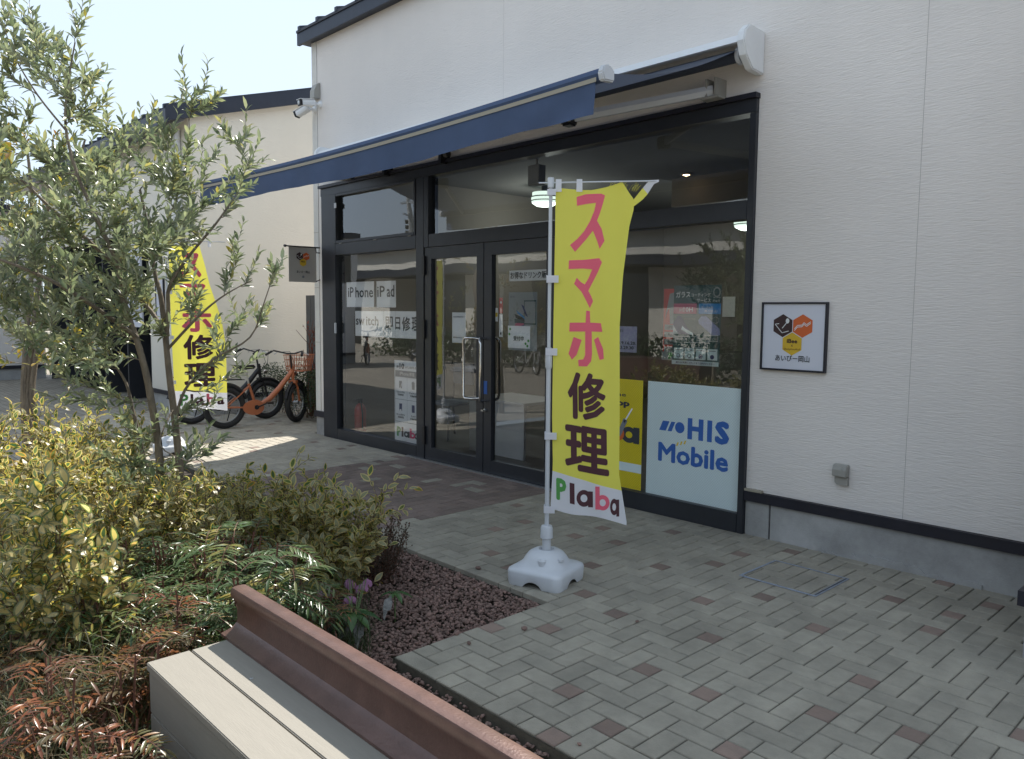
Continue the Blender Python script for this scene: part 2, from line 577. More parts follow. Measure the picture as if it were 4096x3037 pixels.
# ------------------------------------------------------------------ flat print helpers
_txt = {}
_asp = {}
def text_geo(body, bold=0.0, res=3):
    key = (body, bold, res)
    if key in _txt:
        return _txt[key]
    if bold > 0.0:       # heavier strokes: shifted copies of the glyph, a hair apart
        v, f = text_geo(body, 0.0, res)
        n = len(v)
        asp = _asp[body]
        dx, dy = min(.22, bold*1.1/asp[0]), min(.22, bold*1.1/asp[1])
        V, FF = [], []
        for k, (a, b) in enumerate(((0, 0), (1, 0), (-1, 0), (0, 1), (0, -1), (.7, .7), (-.7, .7), (.7, -.7), (-.7, -.7))):
            for p in v:
                V.append((dx+p[0]*(1-2*dx)+a*dx, dy+p[1]*(1-2*dy)+b*dy, k))
            FF += [tuple(k*n+i for i in q) for q in f]
        _txt[key] = (np.array(V), FF)
        return _txt[key]
    cu = bpy.data.curves.new('t', 'FONT')
    cu.body = body
    cu.size = 1
    cu.offset = bold
    cu.resolution_u = res
    o = bpy.data.objects.new('t', cu)
    COL.objects.link(o)
    dg = bpy.context.evaluated_depsgraph_get()
    me = bpy.data.meshes.new_from_object(o.evaluated_get(dg))
    v = np.array([tuple(p.co)[:2] for p in me.vertices]) if len(me.vertices) else np.zeros((0, 2))
    f = [tuple(p.vertices) for p in me.polygons]
    bpy.data.objects.remove(o)
    bpy.data.curves.remove(cu)
    bpy.data.meshes.remove(me)
    if len(v):
        _asp[body] = np.maximum(1e-3, v.max(0)-v.min(0))
        v = (v-v.min(0))/np.maximum(1e-6, (v.max(0)-v.min(0)))
        v = np.hstack([v, np.zeros((len(v), 1))])
    else:
        _asp[body] = (1, 1)
        v = np.zeros((0, 3))
    _txt[key] = (v, f)
    return _txt[key]

class Flat:
    """flat artwork on a plane: u right, v up, metres, w = height off the sheet"""
    def __init__(s, fn):
        s.fn = fn
        s.w = 0.0008
        s.acc = {}
    def mb(s, key, w=1):
        return s.acc.setdefault((key, w), MB())
    def rect(s, u0, v0, u1, v1, m, w=1):
        s.mb(m, w).quad(*[s.fn(u, v, s.w*w) for u, v in ((u0, v0), (u1, v0), (u1, v1), (u0, v1))])
        return s
    def poly(s, pts, m, w=1):
        s.mb(m, w).poly([s.fn(u, v, s.w*w) for u, v in pts])
        return s
    def line(s, pts, th, m, w=2):
        for (a, b), (c, d) in zip(pts[:-1], pts[1:]):
            L = math.hypot(c-a, d-b) or 1
            nx, ny = -(d-b)/L*th/2, (c-a)/L*th/2
            s.poly([(a-nx, b-ny), (c-nx, d-ny), (c+nx, d+ny), (a+nx, b+ny)], m, w)
        return s
    def frame(s, u0, v0, u1, v1, th, m, w=2):
        s.rect(u0, v0, u1, v0+th, m, w).rect(u0, v1-th, u1, v1, m, w)
        s.rect(u0, v0+th, u0+th, v1-th, m, w).rect(u1-th, v0+th, u1, v1-th, m, w)
        return s
    def disc(s, c, r, m, w=1, n=20, ry=None, a0=0, a1=2*math.pi):
        ry = ry or r
        k = n if abs(a1-a0-2*math.pi) < 1e-6 else n+1
        return s.poly([(c[0]+r*math.cos(a0+(a1-a0)*i/n), c[1]+ry*math.sin(a0+(a1-a0)*i/n)) for i in range(k)], m, w)
    def ring(s, c, r0, r1, m, w=1, n=24, a0=0, a1=2*math.pi, e=1.0):
        for i in range(n):
            p, q = a0+(a1-a0)*i/n, a0+(a1-a0)*(i+1)/n
            s.poly([(c[0]+r*math.cos(a)*e, c[1]+r*math.sin(a)) for r, a in ((r0, p), (r1, p), (r1, q), (r0, q))], m, w)
        return s
    def text(s, body, u0, v0, u1, v1, m, bold=0.0, w=2, res=2):
        v, f = text_geo(body, bold, res)
        if not len(v):
            return s
        mbb = s.mb(m, w)
        n = len(mbb.v)
        mbb.v += [tuple(s.fn(u0+(u1-u0)*p[0], v0+(v1-v0)*p[1], s.w*w+p[2]*.00006)) for p in v]
        mbb.f += [tuple(n+i for i in q) for q in f]
        return s
    def build(s, parent, name='lettering'):
        out = []
        for (m, w), mbb in s.acc.items():
            out.append(mbb.build(name, M[m] if isinstance(m, str) else m, parent))
        s.acc = {}
        return out
def logo_letters(F, u0, v0, u1, v1, cols, w=2):
    """five rounded letters P l a b a drawn as rings and stems"""
    W, H = u1-u0, v1-v0
    xh = H*0.62
    r = xh/2
    st = H*0.21
    k = W/(H*2.62)
    def X(x):
        return u0+x*k*H
    # P
    c = cols[0]
    F.rect(X(0.0), v0, X(0.0)+st*k, v1, c, w)
    F.ring((X(0.0)+st*0.9*k, v1-H*0.31), H*0.10, H*0.31, c, w+0.4, a0=-math.pi/2, a1=math.pi/2, n=12, e=k)
    # l
    F.rect(X(0.56), v0, X(0.56)+st*k, v1*1.0-H*0.0, cols[1], w)
    # a
    F.ring((X(1.12), v0+r), r*0.42, r, cols[2], w, e=k*0.92, n=18)
    F.rect(X(1.12)+r*0.55*k, v0, X(1.12)+(r*0.55+st)*k, v0+xh, cols[2], w+0.4)
    # b
    F.rect(X(1.53), v0, X(1.53)+st*k, v1, cols[3], w)
    F.ring((X(1.53)+(st*0.6+r*0.62)*k, v0+r), r*0.42, r, cols[3], w+0.4, e=k*0.92, n=18)
    # a
    F.ring((X(2.30), v0+r), r*0.42, r, cols[4], w, e=k*0.92, n=18)
    F.rect(X(2.30)+r*0.5*k, v0, X(2.30)+(r*0.5+st)*k, v0+xh, cols[4], w+0.4)

D = 5.15            # facade plane
def facade_fn(y):
    return lambda u, v, w: (u, y-w, v)

# ------------------------------------------------------------------ ground, paving, bed
def project(p):
    v = Vector(p)-Vector((0, 0, HC))
    z = v.dot(_f)
    if z <= 0.05:
        return None
    return (CX+FPX*v.dot(_r2)/z, CY+FPX*v.dot(_d2)/z, z)

def court_mat():
    m = bpy.data.materials.new('courtyard_paving')
    m.use_nodes = True
    nt = m.node_tree
    b = nt.nodes["Principled BSDF"]
    b.inputs['Roughness'].default_value = 0.9
    tc = nt.nodes.new('ShaderNodeTexCoord')
    br = nt.nodes.new('ShaderNodeTexBrick')
    br.inputs['Scale'].default_value = 1.0
    br.inputs['Brick Width'].default_value = 0.207
    br.inputs['Row Height'].default_value = 0.1035
    br.inputs['Mortar Size'].default_value = 0.004
    br.inputs['Color1'].default_value = (0.40, 0.36, 0.29, 1)
    br.inputs['Color2'].default_value = (0.31, 0.27, 0.22, 1)
    br.inputs['Mortar'].default_value = (0.10, 0.09, 0.07, 1)
    nt.links.new(tc.outputs['Object'], br.inputs[0])
    nz = nt.nodes.new('ShaderNodeTexNoise')
    nz.inputs['Scale'].default_value = 1.2
    nt.links.new(tc.outputs['Object'], nz.inputs[0])
    mx = nt.nodes.new('ShaderNodeMix')
    mx.data_type = 'RGBA'
    mx.blend_type = 'MULTIPLY'
    mx.inputs[0].default_value = 0.35
    nt.links.new(br.outputs[0], mx.inputs[6])
    nt.links.new(nz.outputs[0], mx.inputs[7])
    nt.links.new(mx.outputs[2], b.inputs['Base Color'])
    return m
M['court'] = court_mat()

g = MB()
BX0, BX1, BY0, BY1 = -8.45, 2.6, 0.10, 3.10
for x0, y0, x1, y1 in ((-300, -300, 300, BY0), (-300, BY1, 300, 300), (-300, BY0, BX0, BY1), (BX1, BY0, 300, BY1)):
    g.quad((x0, y0, -0.012), (x1, y0, -0.012), (x1, y1, -0.012), (x0, y1, -0.012))
kind(g.build('ground', M['court']), 'structure')
g = MB()
nx, ny = 60, 18
for i in range(nx):
    for j in range(ny):
        xa, xb = BX0-0.01+(BX1-BX0+0.02)*i/nx, BX0-0.01+(BX1-BX0+0.02)*(i+1)/nx
        ya, yb = BY0-0.01+(BY1-BY0+0.02)*j/ny, BY0-0.01+(BY1-BY0+0.02)*(j+1)/ny
        def sz(x, y):
            e = min(1, max(0, min(x-BX0, BX1-x, y-BY0, BY1-y)/0.4))
            gr = 1 if x < -4.6 or (x < -3.7 and y < 1.8) else 0
            return -0.068+0.055*e*gr*(0.6+0.4*math.sin(x*3.1+y*4.7))
        g.quad((xa, ya, sz(xa, ya)), (xb, ya, sz(xb, ya)), (xb, yb, sz(xb, yb)), (xa, yb, sz(xa, yb)))
kind(g.build('soil', M['soil'], smooth=True), 'structure')

G = 0.1035
OX, OY = -2.96, 2.05
def paved(x, y):
    if not -12.9 < x < 1.3:
        return False
    if x > OX:
        return OY < y < (5.19 if x < -0.90 else 4.24)
    if y <= 3.10:
        return False
    if y < 5.19:
        return True
    return -11.7 < x < -9.25 and y < 5.7
kerb = MB()
kerb.quad((-12.9, 3.10, -0.007), (OX, 3.10, -0.007), (OX, 5.7, -0.007), (-12.9, 5.7, -0.007))
kerb.quad((OX, 2.05, -0.007), (1.3, 2.05, -0.007), (1.3, 5.7, -0.007), (OX, 5.7, -0.007))
kerb.quad((-12.9, 3.095, -0.007), (-12.9, 3.095, -0.10), (OX+0.005, 3.095, -0.10), (OX+0.005, 3.095, -0.007))
kerb.quad((OX-0.004, 3.095, -0.007), (OX-0.004, 3.095, -0.10), (OX-0.004, 2.045, -0.10), (OX-0.004, 2.045, -0.007))
kerb.quad((OX-0.004, 2.045, -0.007), (OX-0.004, 2.045, -0.10), (1.3, 2.045, -0.10), (1.3, 2.045, -0.007))
paving = kind(kerb.build('pavement', M['sand']), 'structure')

RED = set()
for L in ([(3.32, 12.13), (2.39, 7.84), (8.4, 13.13), (8.41, 7.83), (7.41, 3.63), (11.5, 7.83), (10.46, 2.61), (9.4, .52)],
          [(11.54, 18.33), (12.72, 25.52), (15.83, 25.57), (15.75, 22.44), (16.86, 28.67), (15.6, 14.1), (15.58, 9.95), (19.59, 10.98), (14., 30.1), (22.11, 14.03)],
          [(-3.76, 27.8), (2.24, 26.86), (.08, 20.6), (2.19, 22.84), (4.41, 29.6), (7.4, 20.57), (5.24, 17.48), (15.42, 4.78), (0.6, 5.5)],
          [(-17.04, 24.66), (-13.06, 21.56), (-13., 18.4), (-8.89, 14.22), (-5.99, 13.07), (-7.97, 24.69), (-7.98, 21.62), (-2.92, 17.39), (.19, 13.2), (-4.25, 22.4)]):
    for a, b in L:
        RED.add((math.floor(a*0.1/G), math.floor(b*0.1/G)))
for i in range(-100, -40):
    for j in range(10, 34):
        if random.random() < 0.022:
            RED.add((i, j))
bricks = []      # (x0,y0,x1,y1, material)
def base_mat(x):
    if x > -4.82:
        return 'paver'
    if x > -7.09:
        return 'paver_brown'
    return 'paver_cream'
for i in range(-98, 42):
    for j in range(-2, 38):
        k = (i+j) % 4
        if k == 0:
            cells = [(i, j), (i+1, j)]
        elif k == 2:
            cells = [(i, j), (i, j+1)]
        else:
            continue
        ins = [paved(OX+(a+.5)*G, OY+(b+.5)*G) for a, b in cells]
        bm_ = [base_mat(OX+(a+.5)*G) for a, b in cells]
        if bm_[0] == 'paver_brown' and bm_[1] == 'paver_brown' and random.random() < 0.045:
            bm_ = ['paver']*2
        rd = [c in RED for c in cells]
        if rd[0] or rd[1] or bm_[0] != bm_[1] or not all(ins):
            for c, t, q, r0 in zip(cells, ins, bm_, rd):
                if t:
                    bricks.append((c[0], c[1], c[0]+1, c[1]+1, 'paver_red' if r0 else q))
        elif all(ins):
            bricks.append((cells[0][0], cells[0][1], cells[1][0]+1, cells[1][1]+1, bm_[0]))
def brick_geo(mb, w, h, cx=0, cy=0, cz=0, tx=0, ty=0):
    gp, ch, dep = 0.0032, 0.0035, 0.03
    a, b = w/2-gp, h/2-gp
    n = len(mb.v)
    for (sx, sy) in ((-1, -1), (1, -1), (1, 1), (-1, 1)):
        mb.v.append((cx+sx*(a-ch), cy+sy*(b-ch), cz+sx*tx+sy*ty))
    for (sx, sy) in ((-1, -1), (1, -1), (1, 1), (-1, 1)):
        mb.v.append((cx+sx*a, cy+sy*b, cz-ch+sx*tx+sy*ty))
    for (sx, sy) in ((-1, -1), (1, -1), (1, 1), (-1, 1)):
        mb.v.append((cx+sx*a, cy+sy*b, cz-dep))
    mb.f.append((n, n+1, n+2, n+3))
    for q in range(4):
        r = (q+1) % 4
        mb.f.append((n+4+q, n+4+r, n+r, n+q))
        mb.f.append((n+8+q, n+8+r, n+4+r, n+4+q))
scored = []
for bk in bricks:
    cx_, cy_ = OX+(bk[0]+bk[2])/2*G, OY+(bk[1]+bk[3])/2*G
    p = project((cx_, cy_, 0))
    s = 0
    if p and -60 < p[0] < 4150 and p[1] < 3080 and p[1] > 1500:
        s = (bk[2]-bk[0])*(bk[3]-bk[1])/p[2]**3
        if cx_ > OX and cy_ < 2.5 and p[0] < 1700:
            s *= 0.5
    scored.append((s, bk))
scored.sort(key=lambda t: -t[0])
bmesh_cache = {}
for s, bk in scored[:300]:
    w, h = (bk[2]-bk[0])*G, (bk[3]-bk[1])*G
    key = (round(w, 3), round(h, 3), bk[4], random.randrange(3))
    if key not in bmesh_cache:
        mb = MB()
        brick_geo(mb, w, h, tx=random.uniform(-.0006, .0006), ty=random.uniform(-.0006, .0006))
        bmesh_cache[key] = mb.mesh('paving_brick', M[bk[4]])
    o = bpy.data.objects.new('paving_brick', bmesh_cache[key])
    link(o, paving)
    o.location = (OX+(bk[0]+bk[2])/2*G, OY+(bk[1]+bk[3])/2*G, random.uniform(-.0012, .0006))
    o.rotation_euler.z = random.uniform(-.004, .004)
def rnd_attr(me, vals):
    at = me.attributes.new('rnd', 'FLOAT', 'FACE')
    at.data.foreach_set('value', np.asarray(vals, dtype=np.float32))
for mk in ('paver', 'paver_cream', 'paver_brown', 'paver_red'):
    mb, rv = MB(), []
    for s, bk in scored[300:]:
        if bk[4] != mk:
            continue
        w, h = (bk[2]-bk[0])*G, (bk[3]-bk[1])*G
        brick_geo(mb, w, h, OX+(bk[0]+bk[2])/2*G, OY+(bk[1]+bk[3])/2*G, random.uniform(-.0012, .0006))
        rv += [random.random()]*9
    if mb.v:
        o = kind(mb.build('paving_bricks', M[mk], paving), 'stuff')
        rnd_attr(o.data, rv)

# gravel: thousands of broken lava stones, joined
def stone_shape():
    t = (1+5**.5)/2
    v = np.array([(-1, t, 0), (1, t, 0), (-1, -t, 0), (1, -t, 0), (0, -1, t), (0, 1, t), (0, -1, -t), (0, 1, -t), (t, 0, -1), (t, 0, 1), (-t, 0, -1), (-t, 0, 1)])/1.9
    f = [(0, 11, 5), (0, 5, 1), (0, 1, 7), (0, 7, 10), (0, 10, 11), (1, 5, 9), (5, 11, 4), (11, 10, 2), (10, 7, 6), (7, 1, 8), (3, 9, 4), (3, 4, 2), (3, 2, 6), (3, 6, 8), (3, 8, 9), (4, 9, 5), (2, 4, 11), (6, 2, 10), (8, 6, 7), (9, 8, 1)]
    return v, f
def rotm(a, b, c):
    return np.array(Matrix.Rotation(a, 3, 'X') @ Matrix.Rotation(b, 3, 'Y') @ Matrix.Rotation(c, 3, 'Z'))
sv, sf = stone_shape()
svs = [(sv*(0.75+0.5*rng.random((12, 1))))*np.array([1, rng.uniform(.6, .95), rng.uniform(.4, .7)]) for _ in range(9)]
V, F, RV = [], [], []
def add_stone(x, y, z, s):
    q = svs[rng.integers(9)]*s
    m = rotm(rng.uniform(-.6, .6), rng.uniform(-.6, .6), rng.uniform(0, 6.3))
    n = len(V)*12
    V.append(q@m.T+np.array([x, y, z]))
    F.append(np.array(sf)+n)
    RV.extend([rng.random()]*20)
cnt = 0
while cnt < 17500:
    if rng.random() < 0.72:
        x, y = rng.uniform(-4.9, OX-0.01), rng.uniform(1.25, 3.085)
        if x < -4.1-(y-1.2)*0.25 and rng.random() < 0.5:
            continue
    else:
        x, y = rng.uniform(OX-0.1, 0.9), rng.uniform(1.27, 2.04)
        if x > -0.9:
            continue
    s = rng.uniform(0.007, 0.0155) if rng.random() < .95 else rng.uniform(.016, .024)
    add_stone(x, y, -0.048+rng.random()*0.022, s)
    cnt += 1
me = bpy.data.meshes.new('gravel')
Va = np.concatenate(V)
Fa = np.concatenate(F)
def mesh_np(name, verts, faces_tri, m, rv=None):
    me = bpy.data.meshes.new(name)
    me.vertices.add(len(verts))
    me.vertices.foreach_set('co', verts.astype(np.float32).ravel())
    me.loops.add(faces_tri.size)
    me.loops.foreach_set('vertex_index', faces_tri.astype(np.int32).ravel())
    me.polygons.add(len(faces_tri))
    k = faces_tri.shape[1]
    me.polygons.foreach_set('loop_start', np.arange(0, faces_tri.size, k, dtype=np.int32))
    me.polygons.foreach_set('loop_total', np.full(len(faces_tri), k, dtype=np.int32))
    if m:
        me.materials.append(m)
    me.update()
    me.validate()
    if rv is not None:
        rnd_attr(me, rv)
    return me
gv = link(bpy.data.objects.new('gravel', mesh_np('gravel', Va, Fa, M['gravel'], RV)))
kind(gv, 'stuff')
for n, (px, py, s, lb) in enumerate([(1912, 2278, .022, 'loose red stone alone on the grey paver beside the far gravel edge'),
                                 (1826, 2540, .017, 'loose red stone on the paving just past the gravel corner, upper of a close pair'),
                                 (1876, 2578, .019, 'loose red stone on the paving nearest the rail bench end of the corner'),
                                 (2099, 2520, .020, 'loose red stone beside a terracotta half brick near the gravel edge'),
                                 (2548, 2490, .015, 'small dark stone lying alone in the middle of the herringbone paving'),
                                 (2318, 2982, .011, 'tiny dark stone on a grey paver near the bottom of the paving')]):
    p = on_ground(px, py)
    mb = MB()
    mb.v = [tuple(q) for q in svs[n % 9]*s]
    mb.f = sf
    o = mb.build('loose_stone', M['gravel'])
    o.location = (p.x, p.y, s*0.45)
    o.rotation_euler.z = n*1.3
    tag(o, lb, 'stone', 'loose stones on the paving')

M['cover_frame'] = mat('cover_frame_metal', (0.30, 0.34, 0.42), 0.5, 0.3, var=0.25, vscale=14)
# inspection cover let into the paving
mh = thing('inspection_cover', 'square metal framed inspection cover set flush in the paving by the plinth', 'manhole cover', (-2.225, 4.505, 0.0))
x, y = 0.245, 0.225
for a in ((-x, -y, x, -y+.016), (-x, y-.010, x, y), (-x, -y+.016, -x+.012, y-.010), (x-.022, -y+.016, x, y-.008)):
    MB().box(a[0], a[1], 0.0015, a[2], a[3], 0.0042).build('frame_strip', M['cover_frame'], mh)
MB().box(x-.017, -y+.02, 0.0042, x-.008, y-.012, 0.0056).build('frame_gap', M['black_alu'], mh)

# ------------------------------------------------------------------ shop building
shop = thing('shop_building', 'white combed siding shop with black aluminium glazed front and navy eave', 'shop building', (-5, 5.15, 0))
shop.location = (0, 0, 0)
def part(name, m, parent=shop, **k):
    return lambda mb: mb.build(name, m, parent, **k)
EAVE = 4.95
# siding in three vertical bays, narrow joints between them
w = MB()
w.box(-9.045, D, 3.162, -5.606, D+.12, EAVE).box(-9.045, D, 0.31, -8.932, D+.12, 3.162)
w.build('wall_panel', M['siding'], shop)
w = MB()
w.box(-5.602, D, 3.162, -1.843, D+.12, EAVE).box(-2.938, D, 0.328, -1.843, D+.12, 3.162)
w.build('wall_panel', M['siding'], shop)
MB().box(-1.839, D, 0.328, 1.3, D+.12, EAVE).build('wall_panel', M['siding'], shop)
MB().box(-9.17, D-.006, 0.31, -9.050, D+.12, EAVE).build('corner_trim', M['trimwall'], shop)
MB().box(-9.168, D+.12, 0.31, -9.05, 12.6, EAVE).build('wall_panel', M['siding'], shop)
for z in (1.2, 1.9, 2.6, 3.4, 4.2):
    MB().box(-9.172, D-.0075, z, -9.049, D-.004, z+.004).build('trim_joint', M['beige_trim'], shop)
for xj in (-5.604, -1.841):
    MB().box(xj-.0019, D+.0012, .33 if xj > -3 else 3.165, xj+.0019, D+.05, EAVE).build('joint_sealant', M['sealant'], shop)
# base flashing + plinth
MB().box(-2.938, D-.028, 0.255, 1.3, D+.1, 0.326).build('base_flashing', M['dark_strip'], shop)
MB().box(-9.19, D-.028, 0.235, -8.935, D+.1, 0.308).build('base_flashing', M['dark_strip'], shop)
MB().box(-2.935, D-.004, -.06, -2.75, D+.12, 0.253).build('plinth', M['concrete'], shop)
MB().box(-2.735, D-.006, -.06, 1.3, D+.12, 0.253).build('plinth', M['concrete'], shop)
MB().box(-9.165, D-.004, -.06, -8.937, D+.12, 0.233).build('plinth', M['concrete'], shop)
MB().box(-9.165, D+.12, -.06, -9.05, 12.6, 0.30).build('plinth', M['concrete'], shop)
MB().box(-2.937, D-.03, 0.328, -2.80, D+.0, 0.345).build('sealant_lump', M['beige_trim'], shop)
# mortar splashes along the foot of the plinth
mb = MB()
pts = []
xx = -2.35
while xx < -1.35:
    pts.append((xx, 0.02+0.03*random.random()+0.02*math.sin(xx*9)))
    xx += 0.035
mb.extrude([(pts[0][0], -.01)]+pts+[(pts[-1][0], -.01)], lambda u, v, w: (u, D-.006-w, v), 0.0, 0.012)
mb.build('mortar_splash', M['concrete'], shop)
# projecting wing at the right
MB().box(-0.95, 4.24, 0.33, 1.3, D-.001, EAVE).build('wing_wall', M['siding'], shop)
MB().box(-0.975, 4.215, 0.255, 1.3, D-.03, 0.328).build('base_flashing', M['dark_strip'], shop)
MB().box(-0.945, 4.245, -.06, 1.3, D-.01, 0.253).build('plinth', M['concrete'], shop)
# roof: eave, sheet, ribs
mb = MB()
mb.extrude([(5.06, EAVE-.0), (5.06, EAVE+.15), (12.9, EAVE+2.45), (12.9, EAVE+2.30), (5.2, EAVE+.03), (5.2, EAVE)], lambda u, v, w: (w, u, v), -9.29, 1.6)
mb.build('roof', M['roof_metal'], shop)
MB().box(-9.305, 5.02, EAVE-.02, 1.6, 5.058, EAVE+.14).build('eave_fascia', M['roof_metal'], shop)
MB().box(-9.30, 5.005, EAVE+.125, 1.6, 5.02, EAVE+.155).build('drip_edge', M['dark_strip'], shop)
for k in range(25):
    xk = -9.25+k*0.44
    mb = MB()
    mb.extrude([(5.00, EAVE+.142), (5.00, EAVE+.195), (12.9, EAVE+2.50), (12.9, EAVE+2.44)], lambda u, v, w: (w, u, v), xk, xk+.05)
    mb.build('roof_rib', M['roof_metal'], shop)
# interior shell
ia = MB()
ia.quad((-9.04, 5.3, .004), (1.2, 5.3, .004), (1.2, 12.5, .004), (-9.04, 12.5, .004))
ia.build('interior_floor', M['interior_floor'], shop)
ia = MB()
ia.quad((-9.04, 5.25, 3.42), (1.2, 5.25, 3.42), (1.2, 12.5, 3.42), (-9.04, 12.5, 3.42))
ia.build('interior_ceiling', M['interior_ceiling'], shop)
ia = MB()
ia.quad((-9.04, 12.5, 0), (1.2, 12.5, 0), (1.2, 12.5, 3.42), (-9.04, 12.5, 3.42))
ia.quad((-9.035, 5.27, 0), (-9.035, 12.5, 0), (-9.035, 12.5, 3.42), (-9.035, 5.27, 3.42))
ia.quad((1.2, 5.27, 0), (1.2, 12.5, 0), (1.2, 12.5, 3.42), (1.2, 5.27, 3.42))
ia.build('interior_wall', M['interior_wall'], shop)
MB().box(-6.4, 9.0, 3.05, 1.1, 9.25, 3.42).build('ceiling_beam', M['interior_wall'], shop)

FY0, FY1 = D-.035, D+.10
def fr(x0, z0, x1, z1, name='frame_member', y0=FY0, y1=FY1, m='black_alu', parent=shop):
    return MB().box(x0, y0, z0, x1, y1, z1).build(name, M[m], parent, bevel=0.003)
fr(-8.930, 0.0, -8.605, 3.03)
fr(-8.945, 3.03, -2.94, 3.125)
MB().box(-8.96, FY0-.03, 3.126, -2.93, D+.02, 3.160).build('head_flashing', M['dark_strip'], shop)
fr(-2.988, 0.0, -2.94, 3.028)
fr(-8.603, 0.0, -6.945, 0.135)
fr(-4.80, 0.0, -2.99, 0.145)
fr(-8.603, 2.290, -6.945, 2.43)
fr(-6.943, 0.0, -6.805, 3.028)
fr(-6.803, 2.290, -6.722, 3.028)
fr(-6.803, 2.2905, -2.99, 2.425, y0=FY0+.004)
fr(-4.878, 0.0, -4.802, 2.288)
# opening light above, inner frame
for a in ((-8.60, 2.432, -8.575, 3.026), (-6.972, 2.432, -6.947, 3.026), (-8.573, 2.432, -6.974, 2.465), (-8.573, 3.0, -6.974, 3.026)):
    fr(*a, name='sash_member', y0=FY0-.008, y1=FY0+.03)
for xx in (-8.5, -7.75, -7.08):
    MB().box(xx, FY0-.009, 2.423, xx+.06, FY0-.004, 2.431).build('sash_stop', M['grey_plastic'], shop)
MB().box(-8.60, FY0-.012, 2.86, -8.55, FY0-.0085, 2.92).build('sensor_tag', M['white_plastic'], shop)
MB().box(-8.612, FY0-.022, 1.33, -8.585, FY0-.001, 1.46).build('sash_latch', M['white_plastic'], shop, bevel=.004)
def pane(x0, z0, x1, z1, y=D+.012, parent=shop, name='glass_pane'):
    return MB().box(x0, y, z0, x1, y+.001, z1).build(name, M['glass'], parent) if False else MB().quad((x0, y, z0), (x1, y, z0), (x1, y, z1), (x0, y, z1)).build(name, M['glass'], parent)
pane(-8.604, .136, -6.944, 2.289)
pane(-8.574, 2.466, -6.973, 2.999)
pane(-6.721, 2.426, -2.989, 3.029)
pane(-4.801, .146, -2.989, 2.289)
def door(x0, x1, hinge_left):
    d = MB()
    st = .115
    d.box(x0+.004, D-.025, .004, x0+st, D+.03, 2.285).box(x1-st+.01, D-.025, .004, x1-.004, D+.03, 2.285)
    d.box(x0+st, D-.0245, .004, x1-st+.01, D+.03, .145).box(x0+st, D-.0245, 2.165, x1-st+.01, D+.03, 2.285)
    dd = d.build('door', M['black_alu'], shop)
    pane(x0+st, .145, x1-st+.01, 2.165, parent=dd)
    hx = x1-.055-.17 if hinge_left else x0+.10
    # D pull handle standing off the leaf
    hx = (x1-.215) if hinge_left else (x0+.03)
    hh = MB()
    y0, y1 = D-.025, D-.10
    if hinge_left:
        pts = [(x1-.045, y0, 1.345), (x1-.10, y1+.01, 1.352), (x1-.19, y1, 1.352), (x1-.215, y1, 1.325), (x1-.215, y1, .77), (x1-.19, y1, .745), (x1-.10, y1+.01, .745), (x1-.045, y0, .752)]
    else:
        pts = [(x0+.035, y0, 1.35), (x0+.035, y1, 1.35), (x0+.05, y1-.015, 1.33), (x0+.06, y1-.018, 1.30), (x0+.06, y1-.018, .78), (x0+.05, y1-.015, .75), (x0+.035, y1, .735), (x0+.035, y0, .735)]
    hh.tube(pts, .014, 10)
    hh.build('door_handle', M['chrome'], dd, smooth=True)
    hh = MB()
    pts2 = [(p[0]+(.0 if hinge_left else .0), 2*D+.01-p[1], p[2]) for p in pts]
    hh.tube(pts2, .014, 8)
    hh.build('door_handle', M['chrome'], dd, smooth=True)
    return dd
d1 = door(-6.80, -5.842, True)
d2 = door(-5.838, -4.88, False)
for z in (2.0, 1.32, .17):
    MB().box(-6.822, D-.05, z, -6.775, D-.024, z+.20).build('hinge', M['black_plastic'], d1, bevel=.004)
lk = MB().lathe([(0.0, 0), (.016, .0), (.016, .02), (.007, .022), (.007, .045), (.0, .046)], n=14, axis='Y')
lk.v = [(v[0]-5.80, D-.025-v[1], v[2]+.64) for v in lk.v]
lk.box(-5.815, D-.078, .632, -5.785, D-.07, .648)
lk.build('door_lock', M['alu'], d2)
MB().box(-5.83, D-.0275, .80, -5.78, D-.0255, .93).build('lock_sticker', M['ink_blue'], d2)
MB().box(-7.09, D-.075, -.002, -4.80, D-.036, .012).build('threshold', M['alu'], shop, bevel=.002)
# second inner partition line seen faintly through the glass, neighbour return
# ------------------------------------------------------------------ awning
aw = thing('retractable_awning', 'navy retractable awning with hanging valance over the shop glazing', 'awning')
AX0, AX1 = -8.62, -2.97
CZ0, CZ1 = 3.28, 3.56
cs = MB()
cs.extrude([(D-.002, CZ1-.005), (D-.10, CZ1), (D-.24, CZ1-.05), (D-.26, CZ1-.10), (D-.24, CZ1-.105), (D-.10, CZ1-.03), (D-.002, CZ1-.03)], lambda u, v, w: (w, u, v), AX0, AX1)
cs.build('hood', M['white_paint'], aw)
for xa in (AX1, AX0-.06):
    cs = MB()
    cs.extrude([(D-.001, CZ0), (D-.15, CZ0-.01+.02), (D-.24, CZ0+.09), (D-.275, CZ0+.18), (D-.26, CZ1-.03), (D-.20, CZ1+.02), (D-.001, CZ1+.012)], lambda u, v, w: (w, u, v), xa, xa+.06)
    cs.build('end_cap', M['white_paint'], aw, bevel=.008)
rl = MB().lathe([(.042, AX0+.01), (.042, AX1-.012)], n=16, axis='X')
rl.v = [(v[0], v[1]+D-.15, v[2]+3.40) for v in rl.v]
rl.build('roller', M['awning_top'], aw, smooth=True)
rl = MB().lathe([(.062, AX1-.05), (.062, AX1-.02)], n=20, axis='X')
rl.v = [(v[0], v[1]+D-.15, v[2]+3.40) for v in rl.v]
rl.build('roller_end', M['white_plastic'], aw, smooth=True)
FYF, FZF = 3.50, 2.955
